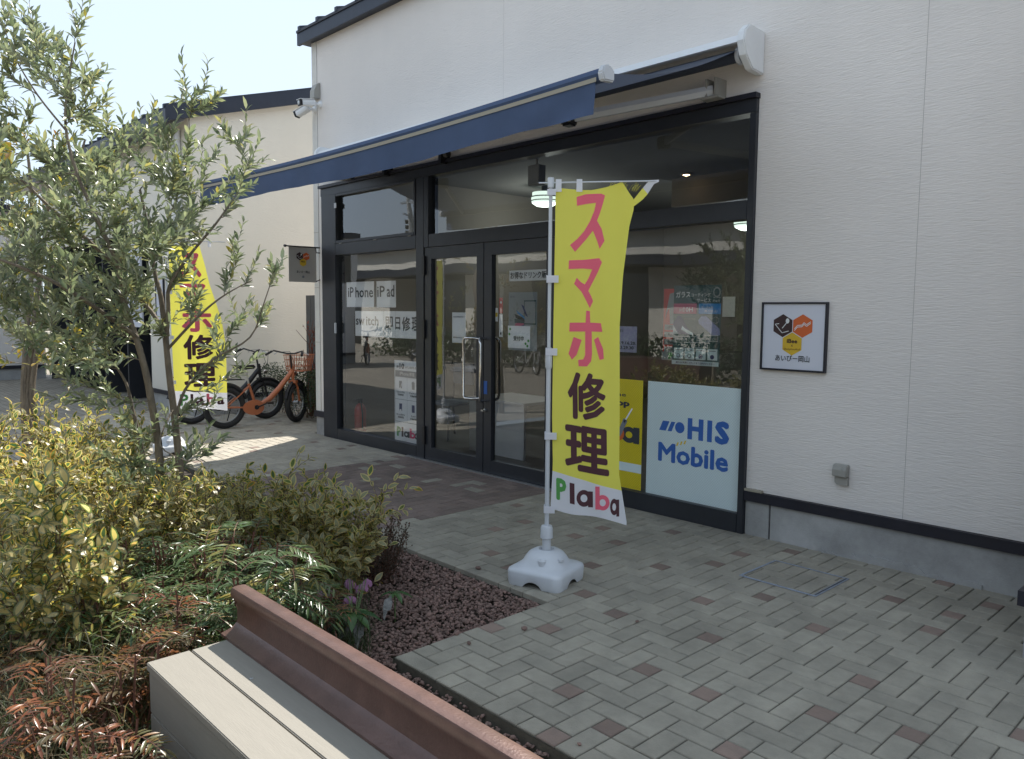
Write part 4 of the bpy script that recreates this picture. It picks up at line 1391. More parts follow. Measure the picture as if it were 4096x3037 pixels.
# ------------------------------------------------------------------ banner stands
def make_banner(loc, ang, label, edgeL, edgeR, bottom, split, sway, seed, base_rot=0.0):
    """local frame: s along the arm, z up, n = cloth normal"""
    t = thing('banner_stand', label, 'banner', loc, ang, 'yellow repair banners on white stands')
    # water base
    def sq(half, rad, n=6):
        o = []
        for cx_, cy_, a0 in ((half-rad, half-rad, 0), (-half+rad, half-rad, 90), (-half+rad, -half+rad, 180), (half-rad, -half+rad, 270)):
            for k in range(n+1):
                a = R_(a0+90*k/n)
                o.append((cx_+rad*math.cos(a), cy_+rad*math.sin(a)))
            ex, ey = o[-1]
            nxt = {0: (-half+rad, half), 90: (-half, -half+rad), 180: (half-rad, -half), 270: (half, half-rad)}[a0]
            for q in range(1, 12):
                o.append((ex+(nxt[0]-ex)*q/12, ey+(nxt[1]-ey)*q/12))
        return o
    b = MB()
    cr, sr = math.cos(base_rot), math.sin(base_rot)
    rings = [(.176, .045, .0), (.180, .05, .012), (.183, .05, .078), (.178, .05, .092), (.165, .05, .100), (.152, .10, .106), (.140, .13, .122), (.125, .122, .150), (.105, .103, .175), (.075, .0745, .192), (.045, .0445, .196), (.040, .0395, .18)]
    for hf, rd, z in rings:
        for (px, py) in sq(hf, rd):
            zz = z
            if z <= .012:
                m_ = min(abs(px), abs(py))
                zz = z + (.036*(1-(m_/.060)**2)**.6 if m_ < .060 else 0)
            b.v.append((px*cr-py*sr, px*sr+py*cr, zz))
    n = 4*(7+11)
    for i in range(len(rings)-1):
        for k in range(n):
            b.f.append((i*n+k, i*n+(k+1) % n, (i+1)*n+(k+1) % n, (i+1)*n+k))
    b.f.append(tuple((len(rings)-1)*n+k for k in range(n)))
    b.build('water_base', M['white_plastic'], t, smooth=True)
    c = MB().lathe([(.024, 0), (.026, .028), (.020, .036), (.0, .036)], n=16)
    c.v = [(v[0]-.095*math.cos(1.3)*1.0*cr-.0, v[1]-.115, v[2]+.128) for v in c.v]
    c.build('filler_cap', M['white_plastic'], t, smooth=True)
    c = MB().lathe([(.022, 0), (.022, .012), (.012, .016)], n=16)
    c.v = [(v[0]+.085, v[1]-.085, v[2]+.150) for v in c.v]
    c.build('filler_cap', M['white_plastic'], t, smooth=True)
    MB().lathe([(.026, .17), (.026, .262)], n=18).build('socket', M['white_plastic'], t, smooth=True)
    MB().lathe([(.030, .26), (.038, .264), (.036, .325), (.031, .338), (.016, .338)], n=20).build('collar', M['white_plastic'], t, smooth=True)
    MB().lathe([(.0135, .33), (.0135, 1.32)], n=14).build('pole', M['white_plastic'], t, smooth=True)
    MB().lathe([(.014, 1.28), (.020, 1.295), (.020, 1.36), (.014, 1.39)], n=16).build('pole_joint', M['white_plastic'], t, smooth=True)
    MB().lathe([(.0105, 1.37), (.0105, 2.36)], n=14).build('pole', M['white_plastic'], t, smooth=True)
    MB().lathe([(.018, 2.335), (.019, 2.385), (.017, 2.392)], n=16).build('pole_cap', M['white_plastic'], t, smooth=True)
    MB().tube([(-.07, 0, 2.362), (.30, .0, 2.368), (.62, 0, 2.372)], .0045, 8).build('arm', M['white_plastic'], t, smooth=True)
    rs = random.Random(seed)
    ph = [rs.uniform(0, 6) for _ in range(4)]
    def interp(tab, z):
        if z >= tab[0][0]:
            return tab[0][1]
        for (za, sa), (zb, sb) in zip(tab[:-1], tab[1:]):
            if zb <= z <= za:
                return sa+(sb-sa)*(za-z)/(za-zb)
        return tab[-1][1]
    def nrm(s, z):
        k = min(1, s/.2)
        return k*(sway*(.5*math.sin(s*9+z*1.3+ph[0])+.35*math.sin(s*4-z*2.1+ph[1]))+.006*math.sin(s*30+z*5+ph[2])*k) + sway*1.2*s*math.sin(z*1.1+ph[3])
    NS, NZ = 18, 66
    ZT = 2.335
    def zb_(s, f=1.0):
        return bottom[0]+(bottom[1]-bottom[0])*f-.010*math.sin(f*7)
    body, foot = MB(), MB()
    grid = {}
    def vert(mb, i, j, z0, z1, dr):
        f = i/NS
        u = j/dr
        a = z0(f)+(z1(f)-z0(f))*u
        sL, sR = interp(edgeL, a), interp(edgeR, a)
        s = sL+(sR-sL)*f
        mb.v.append((s, nrm(s, a), a))
    top = lambda f: ZT-.015*math.sin(f*3.1)+ (0.035*max(0, (f-.5)/.5) if seed == 1 else 0)
    mid = lambda f: split[0]+(split[1]-split[0])*f
    bot = lambda f: zb_(0, f)
    for mb, a, b_, nr in ((body, top, mid, 56), (foot, mid, bot, 10)):
        for j in range(nr+1):
            for i in range(NS+1):
                vert(mb, i, j, a, b_, nr)
        for j in range(nr):
            for i in range(NS):
                q = j*(NS+1)+i
                mb.f.append((q, q+NS+1, q+NS+2, q+1))
    body.build('banner_cloth', M['cloth_yellow'], t, smooth=True)
    foot.build('banner_foot', M['cloth_white'], t, smooth=True)
    if seed == 1:    # torn upper corner still tied to the arm end
        st = MB()
        pts = [(.405, 2.30), (.45, 2.275), (.478, 2.235), (.50, 2.262), (.545, 2.300), (.575, 2.345), (.60, 2.378), (.585, 2.385), (.545, 2.345), (.51, 2.31), (.475, 2.272), (.455, 2.30)]
        quads = [((.452, 2.225), (.468, 2.262), 0), ((.485, 2.232), (.478, 2.268), 0), ((.530, 2.268), (.505, 2.303), .004), ((.558, 2.300), (.530, 2.335), .006)]
        for (a, b_, n0), (c_, d_, n1) in zip(quads[:-1], quads[1:]):
            st.quad((a[0], nrm(*a)+n0, a[1]), (c_[0], nrm(*c_)+n1, c_[1]), (d_[0], nrm(*d_)+n1, d_[1]), (b_[0], nrm(*b_)+n0, b_[1]))
        st.build('torn_corner', M['cloth_yellow'], t)
        st = MB()
        n1, n2 = nrm(.55, 2.3), 0.0
        st.quad((.558, n1+.006, 2.300), (.592, n2, 2.355), (.565, n2, 2.376), (.530, n1+.006, 2.335))
        st.quad((.592, n2, 2.355), (.618, n2-.006, 2.366), (.618, n2-.006, 2.378), (.565, n2, 2.376))
        st.build('tie_tab', M['cloth_white'], t)
        fz = MB()
        for k in range(26):
            s0 = rs.uniform(.33, .50)
            z0 = 2.335+.02*rs.random()-(.16*max(0, (s0-.36)))
            a = rs.uniform(-.4, 1.4)
            L = rs.uniform(.012, .035)
            fz.tube([(s0, nrm(s0, z0), z0-.01), (s0+L*.5*math.cos(a), nrm(s0, z0)+rs.uniform(-.004, .004), z0+L*.5), (s0+L*math.cos(a), nrm(s0, z0)+rs.uniform(-.01, .01), z0+L)], .0007, 3, caps=False)
        kind(fz.build('frayed_threads', M['cloth_yellow'], t), 'stuff')
    # tabs
    for zt in (1.81, 1.385, .885, .44) if seed == 1 else (1.8, 1.3, .8):
        sL = interp(edgeL, zt)
        tb_ = MB()
        tb_.box(-.019, -.021, zt-.022, -.016, .021, zt+.022).box(-.016, -.021, zt-.022, sL+.025, -.018, zt+.020).box(-.016, .018, zt-.022, .015, .021, zt+.022)
        tb_.build('side_tab', M['cloth_white'], t)
    for s0 in (.045, .165) if seed == 1 else (.045, .25, .45):
        tb_ = MB()
        tb_.quad((s0-.018, -.012, 2.31), (s0+.018, -.012, 2.31), (s0+.016, -.009, 2.382), (s0-.016, -.009, 2.382)).quad((s0-.016, .009, 2.382), (s0+.016, .009, 2.382), (s0+.018, .012, 2.31), (s0-.018, .012, 2.31)).quad((s0-.016, -.009, 2.382), (s0+.016, -.009, 2.382), (s0+.016, .009, 2.382), (s0-.016, .009, 2.382))
        tb_.build('top_tab', M['cloth_white'], t)
    MB().box(-.02, -.022, 2.29, .03, -.019, 2.325).build('corner_tab', M['cloth_white'], t)
    # printed characters, bent with the cloth, on both faces
    import bmesh
    def printed(verts2, faces, m, layer=None):
        if layer is not None:
            verts2 = [(a, b2, l) for (a, b2), l in zip(verts2, layer)]
        for sd in (-1, 1):
            me = bpy.data.meshes.new('lettering')
            me.from_pydata([(p[0], 1e-4*p[2] if len(p) > 2 else 0, p[1]) for p in verts2], [], faces)
            bm = bmesh.new()
            bm.from_mesh(me)
            bmesh.ops.triangulate(bm, faces=bm.faces)
            sx = [v.co.x for v in bm.verts]
            sz_ = [v.co.z for v in bm.verts]
            x = min(sx)+.022
            while x < max(sx):
                bmesh.ops.bisect_plane(bm, geom=bm.verts[:]+bm.edges[:]+bm.faces[:], plane_co=(x, 0, 0), plane_no=(1, 0, 0))
                x += .022
            z = min(sz_)+.03
            while z < max(sz_):
                bmesh.ops.bisect_plane(bm, geom=bm.verts[:]+bm.edges[:]+bm.faces[:], plane_co=(0, 0, z), plane_no=(0, 0, 1))
                z += .03
            for v in bm.verts:
                v.co.y = nrm(v.co.x, v.co.z)+sd*(.0012+v.co.y)
            bm.to_mesh(me)
            bm.free()
            me.materials.append(M[m])
            link(bpy.data.objects.new('lettering', me), t)
    return t, printed
# front banner; px -> (s,z) on its cloth plane
def c2(x, y):
    yy = 2.34-(y-752)*0.001467
    xp = 2193-(y-752)*0.0255
    return ((x-xp)*0.001432, yy)
BP = Vector((-3.215, 3.335, 0))
ANG = math.atan2(.68, .733)
eL = [(2.34, .028), (2.1, .028), (1.5, .025), (1.0, .024), (.72, .032), (.45, .022), (.36, .020)]
eR = [(2.37, .41), (2.30, .455), (2.27, .478), (2.22, .482), (2.12, .457), (1.83, .426), (1.54, .412), (.95, .423), (.66, .426), (.37, .477)]
ban, prn = make_banner(BP, ANG, 'tall yellow repair banner with a torn corner on a white pole stand in front', eL, eR, (.445, .355), (.672, .560), .020, 1, base_rot=R_(-27))
def zp(pts, ox=2100, oy=600, k=.4939):
    return [c2(ox+x*k, oy+y*k) for x, y in pts]
su = zp([(398, 388), (470, 368), (600, 362), (630, 375), (612, 440), (585, 520), (562, 575), (600, 640), (622, 735), (582, 798), (560, 730), (528, 655), (470, 725), (420, 780), (380, 822), (340, 768), (400, 720), (455, 660), (505, 580), (540, 500), (555, 435), (470, 445), (400, 458)])
mm = zp([(330, 890), (455, 885), (578, 872), (600, 905), (565, 985), (520, 1070), (487, 1132), (510, 1175), (525, 1215), (498, 1272), (470, 1215), (430, 1140), (370, 1078), (392, 1028), (425, 1062), (458, 1082), (490, 1030), (520, 960), (440, 955), (326, 960)])
ho = zp([(468, 1292), (498, 1295), (500, 1388), (588, 1392), (600, 1462), (512, 1460), (513, 1640), (505, 1700), (470, 1742), (400, 1742), (398, 1690), (440, 1685), (455, 1650), (458, 1460), (326, 1462), (330, 1390), (462, 1388)])
hl = zp([(362, 1505), (428, 1528), (385, 1650), (345, 1690), (318, 1640)])
hr = zp([(530, 1525), (565, 1503), (605, 1600), (610, 1680), (575, 1690)])
for pl in (su, mm, ho, hl, hr):
    prn(pl, [tuple(range(len(pl)))], 'cloth_pink')
def glyph(prn, ch, box, m, bold=.026, cc=c2, slant=0.0):
    v, f = text_geo(ch, bold, 2)
    x0, y0, x1, y1 = box
    prn([cc(x0+(x1-x0)*p[0], y1+(y0-y1)*p[1]+slant*p[0]) for p in v], f, m, [p[2] for p in v])
glyph(prn, '修', (2252, 1480, 2408, 1672), 'cloth_dark', slant=12)
glyph(prn, '理', (2238, 1690, 2420, 1880), 'cloth_dark', slant=26)
def ringl(prn, cc, cx_, cy_, rx, ry, stem, m, th=.46):
    vs, fs, ly = [], [], []
    n = 22
    for i in range(n):
        a = 2*math.pi*i/n
        vs += [cc(cx_+rx*math.cos(a), cy_+ry*math.sin(a)), cc(cx_+rx*th*math.cos(a), cy_+ry*th*math.sin(a))]
        ly += [0, 0]
    for i in range(n):
        j = (i+1) % n
        fs.append((2*i, 2*j, 2*j+1, 2*i+1))
    x0, y0, x1, y1 = stem
    b = len(vs)
    vs += [cc(x0, y0), cc(x1, y0), cc(x1, y1), cc(x0, y1)]
    ly += [1]*4
    fs.append((b, b+1, b+2, b+3))
    prn(vs, fs, m, ly)
glyph(prn, 'P', (2200, 1917, 2242, 2008), 'cloth_green', .035, slant=6)
prn([c2(2256, 1936), c2(2276, 1940), c2(2276, 2026), c2(2256, 2022)], [(0, 1, 2, 3)], 'cloth_dark')
ringl(prn, c2, 2315, 2000, 31, 35, (2332, 1970, 2352, 2036), 'cloth_dark')
ringl(prn, c2, 2392, 2014, 29, 32, (2362, 1948, 2380, 2044), 'cloth_pink')
ringl(prn, c2, 2440, 2032, 17, 34, (2449, 2002, 2461, 2072), 'cloth_dark')
# second banner, out in the sun behind the tree
eL2 = [(2.34, .03), (1.5, .03), (.4, .05)]
eR2 = [(2.34, .34), (2.1, .40), (1.9, .44), (1.5, .56), (1.2, .60), (.5, .60)]
ban2, prn2 = make_banner(Vector((-8.97, 3.215, 0)), R_(68), 'sunlit yellow repair banner standing behind the olive tree', eL2, eR2, (.50, .46), (.70, .66), .03, 2, base_rot=R_(10))
def c3(x, y):
    return (x, y)
def g2(ch, box, m, bold=.026):
    v, f = text_geo(ch, bold, 2)
    x0, y0, x1, y1 = box
    prn2([(x0+(x1-x0)*p[0], y0+(y1-y0)*p[1]) for p in v], f, m, [p[2] for p in v])
g2('ス', (.14, 1.97, .36, 2.24), 'cloth_pink')
g2('マ', (.13, 1.66, .40, 1.90), 'cloth_pink')
g2('ホ', (.14, 1.36, .46, 1.62), 'cloth_pink')
g2('修', (.15, 1.05, .47, 1.33), 'cloth_dark')
g2('理', (.15, .74, .49, 1.01), 'cloth_dark')
for ch_, a, b, m_ in (('P', .10, .19, 'cloth_green'), ('l', .21, .24, 'cloth_dark'), ('a', .26, .36, 'cloth_dark'), ('b', .38, .47, 'cloth_pink'), ('a', .49, .57, 'cloth_dark')):
    g2(ch_, (a, .53, b, .66 if ch_ in 'Plb' else .62), m_)

# ------------------------------------------------------------------ rail bench
bn = thing('rail_bench', 'grey plank bench edge with a brown steel railway rail as its backrest', 'bench', (-2.72, .87, 0))
BL = 3.9
Rz = .42
MB().box(0, 0, Rz-.028, BL, .146, Rz).build('seat_plank', M['composite'], bn, bevel=.003)
MB().box(0, .152, Rz-.028, BL, .46, Rz-.0005).build('seat_plank', M['composite'], bn, bevel=.003)
MB().box(.006, .006, Rz-.175, BL, .03, Rz-.031).build('side_plank', M['composite'], bn, bevel=.003)
MB().box(.006, .006, Rz-.325, BL, .03, Rz-.179).build('side_plank', M['composite'], bn, bevel=.003)
MB().box(.006, .006, Rz-.475, BL, .03, Rz-.329).build('side_plank', M['composite'], bn, bevel=.003)
for z in (Rz-.175, Rz-.325, Rz-.475):
    MB().box(.006, .031, z, .03, .45, z+.144).build('end_plank', M['composite'], bn, bevel=.003)
MB().box(.02, .434, -.05, BL, .455, Rz-.032).build('back_panel', M['composite'], bn)
MB().box(.04, .04, -.05, BL, .425, Rz-.034).build('bench_core', M['black_plastic'], bn)
prof = [(-.0725, 0), (-.0725, .010), (-.030, .022), (-.012, .036), (-.0085, .055), (-.0085, .110), (-.014, .125), (-.030, .134), (-.0325, .142), (-.0325, .160), (-.026, .171), (-.012, .1745), (.012, .1745), (.026, .171), (.0325, .160), (.0325, .142), (.030, .134), (.014, .125), (.0085, .110), (.0085, .055), (.012, .036), (.030, .022), (.0725, .010), (.0725, 0)]
mb = MB()
mb.extrude(prof, lambda u, v, w: (w, .350+u, Rz+v), -.045, BL)
mb.build('rail', M['rail'], bn, smooth=True, bevel=0)
for px in (.35, 1.0, 1.65):
    for yy in (.21,):
        s_ = MB().lathe([(.0065, 0), (.0065, .0012), (.003, .0016), (.003, .0008)], n=12)
        s_.v = [(v[0]+px, v[1]+yy, v[2]+Rz) for v in s_.v]
        s_.build('screw', M['alu'], bn)

# ------------------------------------------------------------------ bicycles
def bicycle(frame_m, label, loc, rotz, steer=0.0, basket=None, fat=False, group='bicycles parked by the hedge'):
    t = thing('bicycle', label, 'bicycle', loc, rotz, group)
    R = .31 if not fat else .29
    tw = .022 if not fat else .042
    WB = 1.06
    def wheel(parent, cx_, cz_):
        wh = MB().lathe([(.028, -.035), (.028, .035)], n=12, axis='Y')
        hub = wh.build('wheel', M['alu'], parent, smooth=True)
        MB().torus((0, 0, 0), R-tw, tw, n=36, m=8).build('tyre', M['rubber'], hub, smooth=True)
        MB().torus((0, 0, 0), R-tw*2.1, .011, n=36, m=6).build('rim', M['alu'], hub, smooth=True)
        sp = MB()
        for k in range(24):
            a = 2*math.pi*k/24
            sd = .025 if k % 2 else -.025
            sp.tube([(.024*math.cos(a+.5), sd, .024*math.sin(a+.5)), ((R-tw*2.2)*math.cos(a), 0, (R-tw*2.2)*math.sin(a))], .0013, 3, caps=False)
        sp.build('spokes', M['alu'], hub)
        hub.location = (cx_, 0, cz_)
        return hub
    rw = wheel(t, 0, R)
    fk = bpy.data.objects.new('steering', None)
    hb = MB()
    hx, hz = WB-.10, .72          # head tube foot
    # steered assembly: built about the head axis, origin at the head tube
    fm = MB()
    for s in (-1, 1):
        fm.tube([(.02, s*.035, -.12), (.06, s*.045, -.22), (.10, s*.05, R-hz+.02)], [.016, .017, .013], 8)
    fm.tube([(-.005, 0, .02), (.02, 0, -.12)], .022, 10)
    fm.box(-.02, -.055, -.145, .05, .055, -.105)
    fork = fm.build('fork', M[frame_m], t, smooth=True)
    fork.location = (hx, 0, hz)
    fork.rotation_euler.z = steer
    fw = wheel(fork, .10, R-hz)
    mg = MB().torus((.10, 0, R-hz), R+.018, .028, n=20, m=6, a0=R_(20), a1=R_(165), flat=1).build('mudguard', M['black_plastic'], fork, smooth=True)
    hbm = MB()
    hbm.tube([(-.01, 0, .02), (-.055, 0, .26)], .014, 8)
    hbm.tube([(-.22, -.27, .27), (-.12, -.22, .32), (-.05, -.06, .28), (-.05, .06, .28), (-.12, .22, .32), (-.22, .27, .27)], .011, 8)
    hbm.build('handlebar', M['black_plastic'], fork, smooth=True)
    for s in (-1, 1):
        MB().tube([(-.24, s*.275, .265), (-.15, s*.235, .31)], .017, 8).build('grip', M['rubber'], fork)
        MB().tube([(-.10, s*.17, .31), (-.03, s*.22, .29), (-.02, s*.27, .26)], .005, 5).build('brake_lever', M['alu'], fork)
        MB().tube([(-.06, s*.12, .30), (.10, s*.09, .30), (.12, s*.03, .12), (.03, s*.02, -.02)], .0035, 5).build('cable', M['black_plastic'], fork)
    hl_ = MB().lathe([(.028, 0), (.03, .03), (.022, .06), (0, .062)], n=12, axis='X')
    hl_.v = [(v[0]+.06, v[1], v[2]-.02) for v in hl_.v]
    hl_.build('headlight', M['chrome'], fork, smooth=True)
    if basket:
        bk = MB()
        x0, x1, zb, zt = .05, .36, .02, .25
        for z, e in ((zt, 0.0), (zt-.07, .02), (zb+.07, .035), (zb, .05)):
            bk.tube([(x0+e*.3, -.17+e, z), (x1-e, -.17+e, z), (x1-e, .17-e, z), (x0+e*.3, .17-e, z), (x0+e*.3, -.17+e, z)], .0055, 5)
        for k in range(9):
            y = -.16+.04*k
            for xx, e in ((x0, .3), (x1, -1)):
                bk.tube([(xx, y, zt), (xx+e*.05, y*.78, zb)], .0035, 4, caps=False)
            if k < 8:
                xx = x0+.02+.036*k
                for s in (-1, 1):
                    bk.tube([(xx, s*.17, zt), (x0+(xx-x0)*.85, s*.12, zb)], .0035, 4, caps=False)
        for k in range(6):
            xx = x0+.03+.045*k
            bk.tube([(xx, -.12, zb), (xx, .12, zb)], .0035, 4, caps=False)
        bk.build('basket', M[basket], fork)
    # main frame
    f = MB()
    f.tube([(hx+.005, 0, hz-.05), (hx-.012, 0, hz+.10)], .026, 10)
    big = .036 if fat else .024
    f.tube([(hx-.01, 0, hz+.02), (hx-.19, 0, hz-.20), (.62, 0, .37), (.50, 0, .30), (.42, 0, .27)], [big*.9, big*1.05, big*1.1, big, big*.8], 12)
    f.tube([(.43, 0, .27), (.33, 0, .60)], .019, 10)
    for s in (-1, 1):
        f.tube([(.42, s*.03, .27), (0, s*.055, R)], .012, 8)
        f.tube([(.335, s*.02, .56), (0, s*.055, R)], .010, 8)
    f.build('frame', M[frame_m], t, smooth=True)
    MB().tube([(.335, 0, .58), (.30, 0, .80)], .013, 8).build('seat_post', M['alu'], t)
    sd = MB()
    sd.extrude([(-.15, .075), (-.10, .10), (0, .085), (.08, .035), (.14, .018), (.14, -.018), (.08, -.035), (0, -.085), (-.10, -.10), (-.15, -.075)], lambda u, v, w: (.29+u, v, .80+w), 0, .055)
    sd.build('saddle', M['black_plastic'] if frame_m != 'white_bike' else M['beige_trim'], t, bevel=.015, smooth=True)
    dc = MB().extrude([(.125*math.cos(a*math.pi/12)*(1.0 if math.cos(a*math.pi/12) > 0 else 1.35), .105*math.sin(a*math.pi/12)) for a in range(24)], lambda u, v, w: (.40+u, -w, .27+v), .038, .055)
    dc.build('chain_case', M[frame_m], t)
    MB().lathe([(.032, -.062), (.032, .062)], c=(.42, 0, .27), n=14, axis='Y').build('bottom_bracket', M['black_plastic'], t)
    for s, a in ((-1, .35), (1, .35+math.pi)):
        ex, ez = .42+.17*math.cos(a), .27+.17*math.sin(a)
        MB().tube([(.42, s*.07, .27), (ex, s*.075, ez)], .010, 6).build('crank', M['black_plastic'], t)
        MB().box(ex-.04, s*.085-(.0 if s > 0 else .08), ez-.012, ex+.04, s*.085+(.08 if s > 0 else .0), ez+.012).build('pedal', M['black_plastic'], t)
    MB().torus((0, 0, R), R+.02, .030, n=20, m=6, a0=R_(20), a1=R_(165)).build('mudguard', M['black_plastic'], t, smooth=True)
    MB().tube([(.10, .06, R-.02), (.06, .16, .01)], .008, 6).build('kickstand', M['black_plastic'], t)
    rk = MB()
    for s in (-1, 1):
        rk.tube([(.26, s*.05, .66), (-.25, s*.06, .67), (-.25, s*.02, .67)], .006, 5).tube([(-.12, s*.06, .67), (0, s*.06, R)], .005, 5)
    rk.build('rear_rack', M['black_plastic'], t)
    return t
bicycle('orange', 'orange low step bicycle with an orange wire basket by the hedge', (-10.34, 4.42, 0), R_(84), steer=R_(40), basket='orange', fat=True)
bicycle('black_plastic', 'black bicycle with fat tyres parked behind the orange one', (-11.05, 4.25, 0), R_(82), steer=R_(12), fat=True)

# ------------------------------------------------------------------ neighbouring buildings
nb = thing('neighbour_shop', 'cream sided neighbouring shop with navy sloping verge behind the bicycles', 'shop building', (0, 0, 0))
NXE, NY0 = -11.80, 4.60
mb = MB()
def roofz(y):
    return 4.42+.29*(y-NY0)
mb.extrude([(NY0, .30), (14, .30), (14, roofz(14)-.02), (NY0, roofz(NY0)-.02)], lambda u, v, w: (w, u, v), NXE-.12, NXE)
mb.build('gable_wall', M['siding_cream'], nb)
MB().box(-13.62, NY0, .30, NXE-.122, NY0+.12, 4.38).build('front_wall', M['siding_cream'], nb)
MB().box(NXE-.03, NY0-.02, .235, NXE+.03, 14, .298).build('base_flashing', M['dark_strip'], nb)
MB().box(NXE-.12, NY0+.01, -.06, NXE-.004, 14, .233).build('plinth', M['concrete'], nb)
MB().box(-13.62, NY0-.025, .235, NXE-.031, NY0+.1, .298).build('base_flashing', M['dark_strip'], nb)
MB().box(-13.62, NY0+.005, -.06, NXE-.121, NY0+.1, .233).build('plinth', M['concrete'], nb)
mb = MB()
mb.extrude([(NY0-.33, roofz(NY0-.33)-.02), (NY0-.33, roofz(NY0-.33)+.14), (14.2, roofz(14.2)+.14), (14.2, roofz(14.2)-.02)], lambda u, v, w: (w, u, v), -24, NXE+.10)
mb.build('roof', M['roof_metal'], nb)
MB().box(-24, NY0-.37, roofz(NY0-.35)-.06, NXE+.14, NY0-.332, roofz(NY0-.35)+.13).build('eave_fascia', M['roof_metal'], nb)
mb = MB()
mb.extrude([(NY0-.36, roofz(NY0-.36)-.04), (NY0-.36, roofz(NY0-.36)+.17), (14.2, roofz(14.2)+.17), (14.2, roofz(14.2)-.04)], lambda u, v, w: (w, u, v), NXE+.102, NXE+.13)
mb.build('verge_board', M['roof_metal'], nb)
for k in range(27):
    xk = NXE+.06-k*.44
    mb = MB()
    mb.extrude([(NY0-.38, roofz(NY0-.38)+.142), (NY0-.38, roofz(NY0-.38)+.20), (14.2, roofz(14.2)+.20), (14.2, roofz(14.2)+.142)], lambda u, v, w: (w, u, v), xk, xk+.05)
    mb.build('roof_rib', M['roof_metal'], nb)
for xx in (-12.10, -12.27):
    MB().tube([(xx, NY0-.05, .1), (xx, NY0-.05, 4.25)], .038, 12).build('downpipe', M['white_paint'], nb, smooth=True)
MB().box(-20.4, NY0+.5, 0, -13.64, NY0+.52, 2.9).build('shopfront_glass', M['dark_glass'], nb)
MB().box(-20.4, NY0+.02, 2.9, -13.625, NY0+.5, 4.38).build('fascia_wall', M['siding_cream'], nb)
for xx in (-13.70, -14.9, -16.2, -17.5, -18.8, -20.2):
    MB().box(xx-.03, NY0+.03, 0, xx+.03, NY0+.498, 2.898).build('frame_member', M['black_alu'], nb)
MB().box(-20.3, NY0+.40, 2.30, -13.735, NY0+.495, 2.40).build('frame_member', M['black_alu'], nb)
ns = thing('shop_sign_board', 'white board in a black frame on the wall left of the second banner', 'sign', (-13.1, NY0, 1.75))
MB().box(-.16, -.02, -.34, .16, -.001, .34).build('board', M['sign_white'], ns)
for a in ((-.18, -.36, .18, -.341), (-.18, .341, .18, .36), (-.18, -.34, -.161, .34), (.161, -.34, .18, .34)):
    MB().box(a[0], -.03, a[1], a[2], -.001, a[3]).build('frame_strip', M['dark_strip'], ns)
for k, (xx, zz, w2, h2, m_) in enumerate(((-14.55, 2.0, .7, 1.4, 'sign_white'), (-16.9, .95, 1.1, .45, 'poster_grey'))):
    o = MB().box(xx, NY0-.06, zz-h2/2, xx+w2, NY0-.03, zz+h2/2).build('notice_board', M[m_])
    tag(o, ('tall white notice board on the neighbouring shopfront', 'low grey notice board on the neighbouring shopfront')[k], 'notice board')
# end building closing the courtyard on the left
eb = thing('end_building', 'pale sided building closing the courtyard far behind the tree', 'building', (0, 0, 0))
MB().box(-20.9, -2.6, .31, -20.6, NY0+.01, 3.72).build('wall', M['siding'], eb)
MB().box(-20.9, -2.6, .235, -20.57, NY0, .308).build('base_flashing', M['dark_strip'], eb)
MB().box(-20.9, -2.6, -.06, -20.61, NY0, .233).build('plinth', M['concrete'], eb)
MB().box(-21.0, -2.7, 3.722, -20.45, NY0-.4, 3.88).build('eave_fascia', M['roof_metal'], eb)
o = MB().box(-20.58, 2.75, 4.65, -20.50, 4.10, 5.25).build('yellow_sign_panel', M['hexyellow'], None, bevel=.01)
for yy in (2.95, 3.85):
    MB().box(-20.57, yy, 3.88, -20.51, yy+.06, 4.649).build('post', M['black_alu'], o)
tag(o, 'yellow orange rooftop sign panel on the end building behind the tree', 'sign')

# gate of vertical dark boards closing the gap between the shops
gt = thing('board_gate', 'dark grey gate of vertical boards in the gap left of the shop', 'gate', (-11.15, 6.10, 0))
for k in range(14):
    MB().box(k*.14, 0, .06, k*.14+.134, .022, 1.84+.0).build('board', M['gate_grey'], gt)
for z in (.25, 1.6):
    MB().box(0, .023, z, 1.95, .06, z+.06).build('rail', M['gate_grey'], gt)

# ------------------------------------------------------------------ courtyard across the way (seen in the glass)
ob = thing('opposite_shops', 'long cream shop building facing across the courtyard with dark canopy', 'shop building', (0, 0, 0))
OYB = -9.0
MB().box(-48, OYB-.2, 3.32, 14, OYB, 4.12).build('upper_wall', M['siding_cream'], ob)
MB().box(-48, OYB+.001, 2.98, 14, OYB+.9, 3.28).build('canopy', M['roof_metal'], ob)
MB().box(-48, OYB-1.6, 0, 14, OYB-1.5, 3.3).build('shopfront_glass', M['dark_glass'], ob)
for xx in (-46, -38.5, -30.2, -23.2, -14.5, -6, 3):
    MB().box(xx, OYB-1.49, 0, xx+2.2, OYB-.01, 2.97).build('pier', M['siding_cream'], ob)
mb = MB()
mb.extrude([(OYB+.35, 4.08), (OYB+.35, 4.24), (-15, 4.95), (-15, 4.8)], lambda u, v, w: (w, u, v), -48.4, 14.4)
mb.build('roof', M['roof_metal'], ob)
up = thing('utility_pole', 'concrete utility pole with cross arms beyond the courtyard', 'utility pole', (-36.4, -16.2, 0))
MB().tube([(0, 0, 0), (0, 0, 8.4)], [.16, .11], 10).build('pole', M['concrete'], up)
MB().box(-.9, -.06, 7.6, .9, .06, 7.72).box(-.06, -.5, 6.9, .06, .5, 7.0).build('cross_arm', M['alu'], up)
for z in (5.9, 6.2, 6.5):
    MB().lathe([(.12, 0), (.12, .2)], c=(-.35, 0, z), n=10).build('insulator', M['black_plastic'], up)
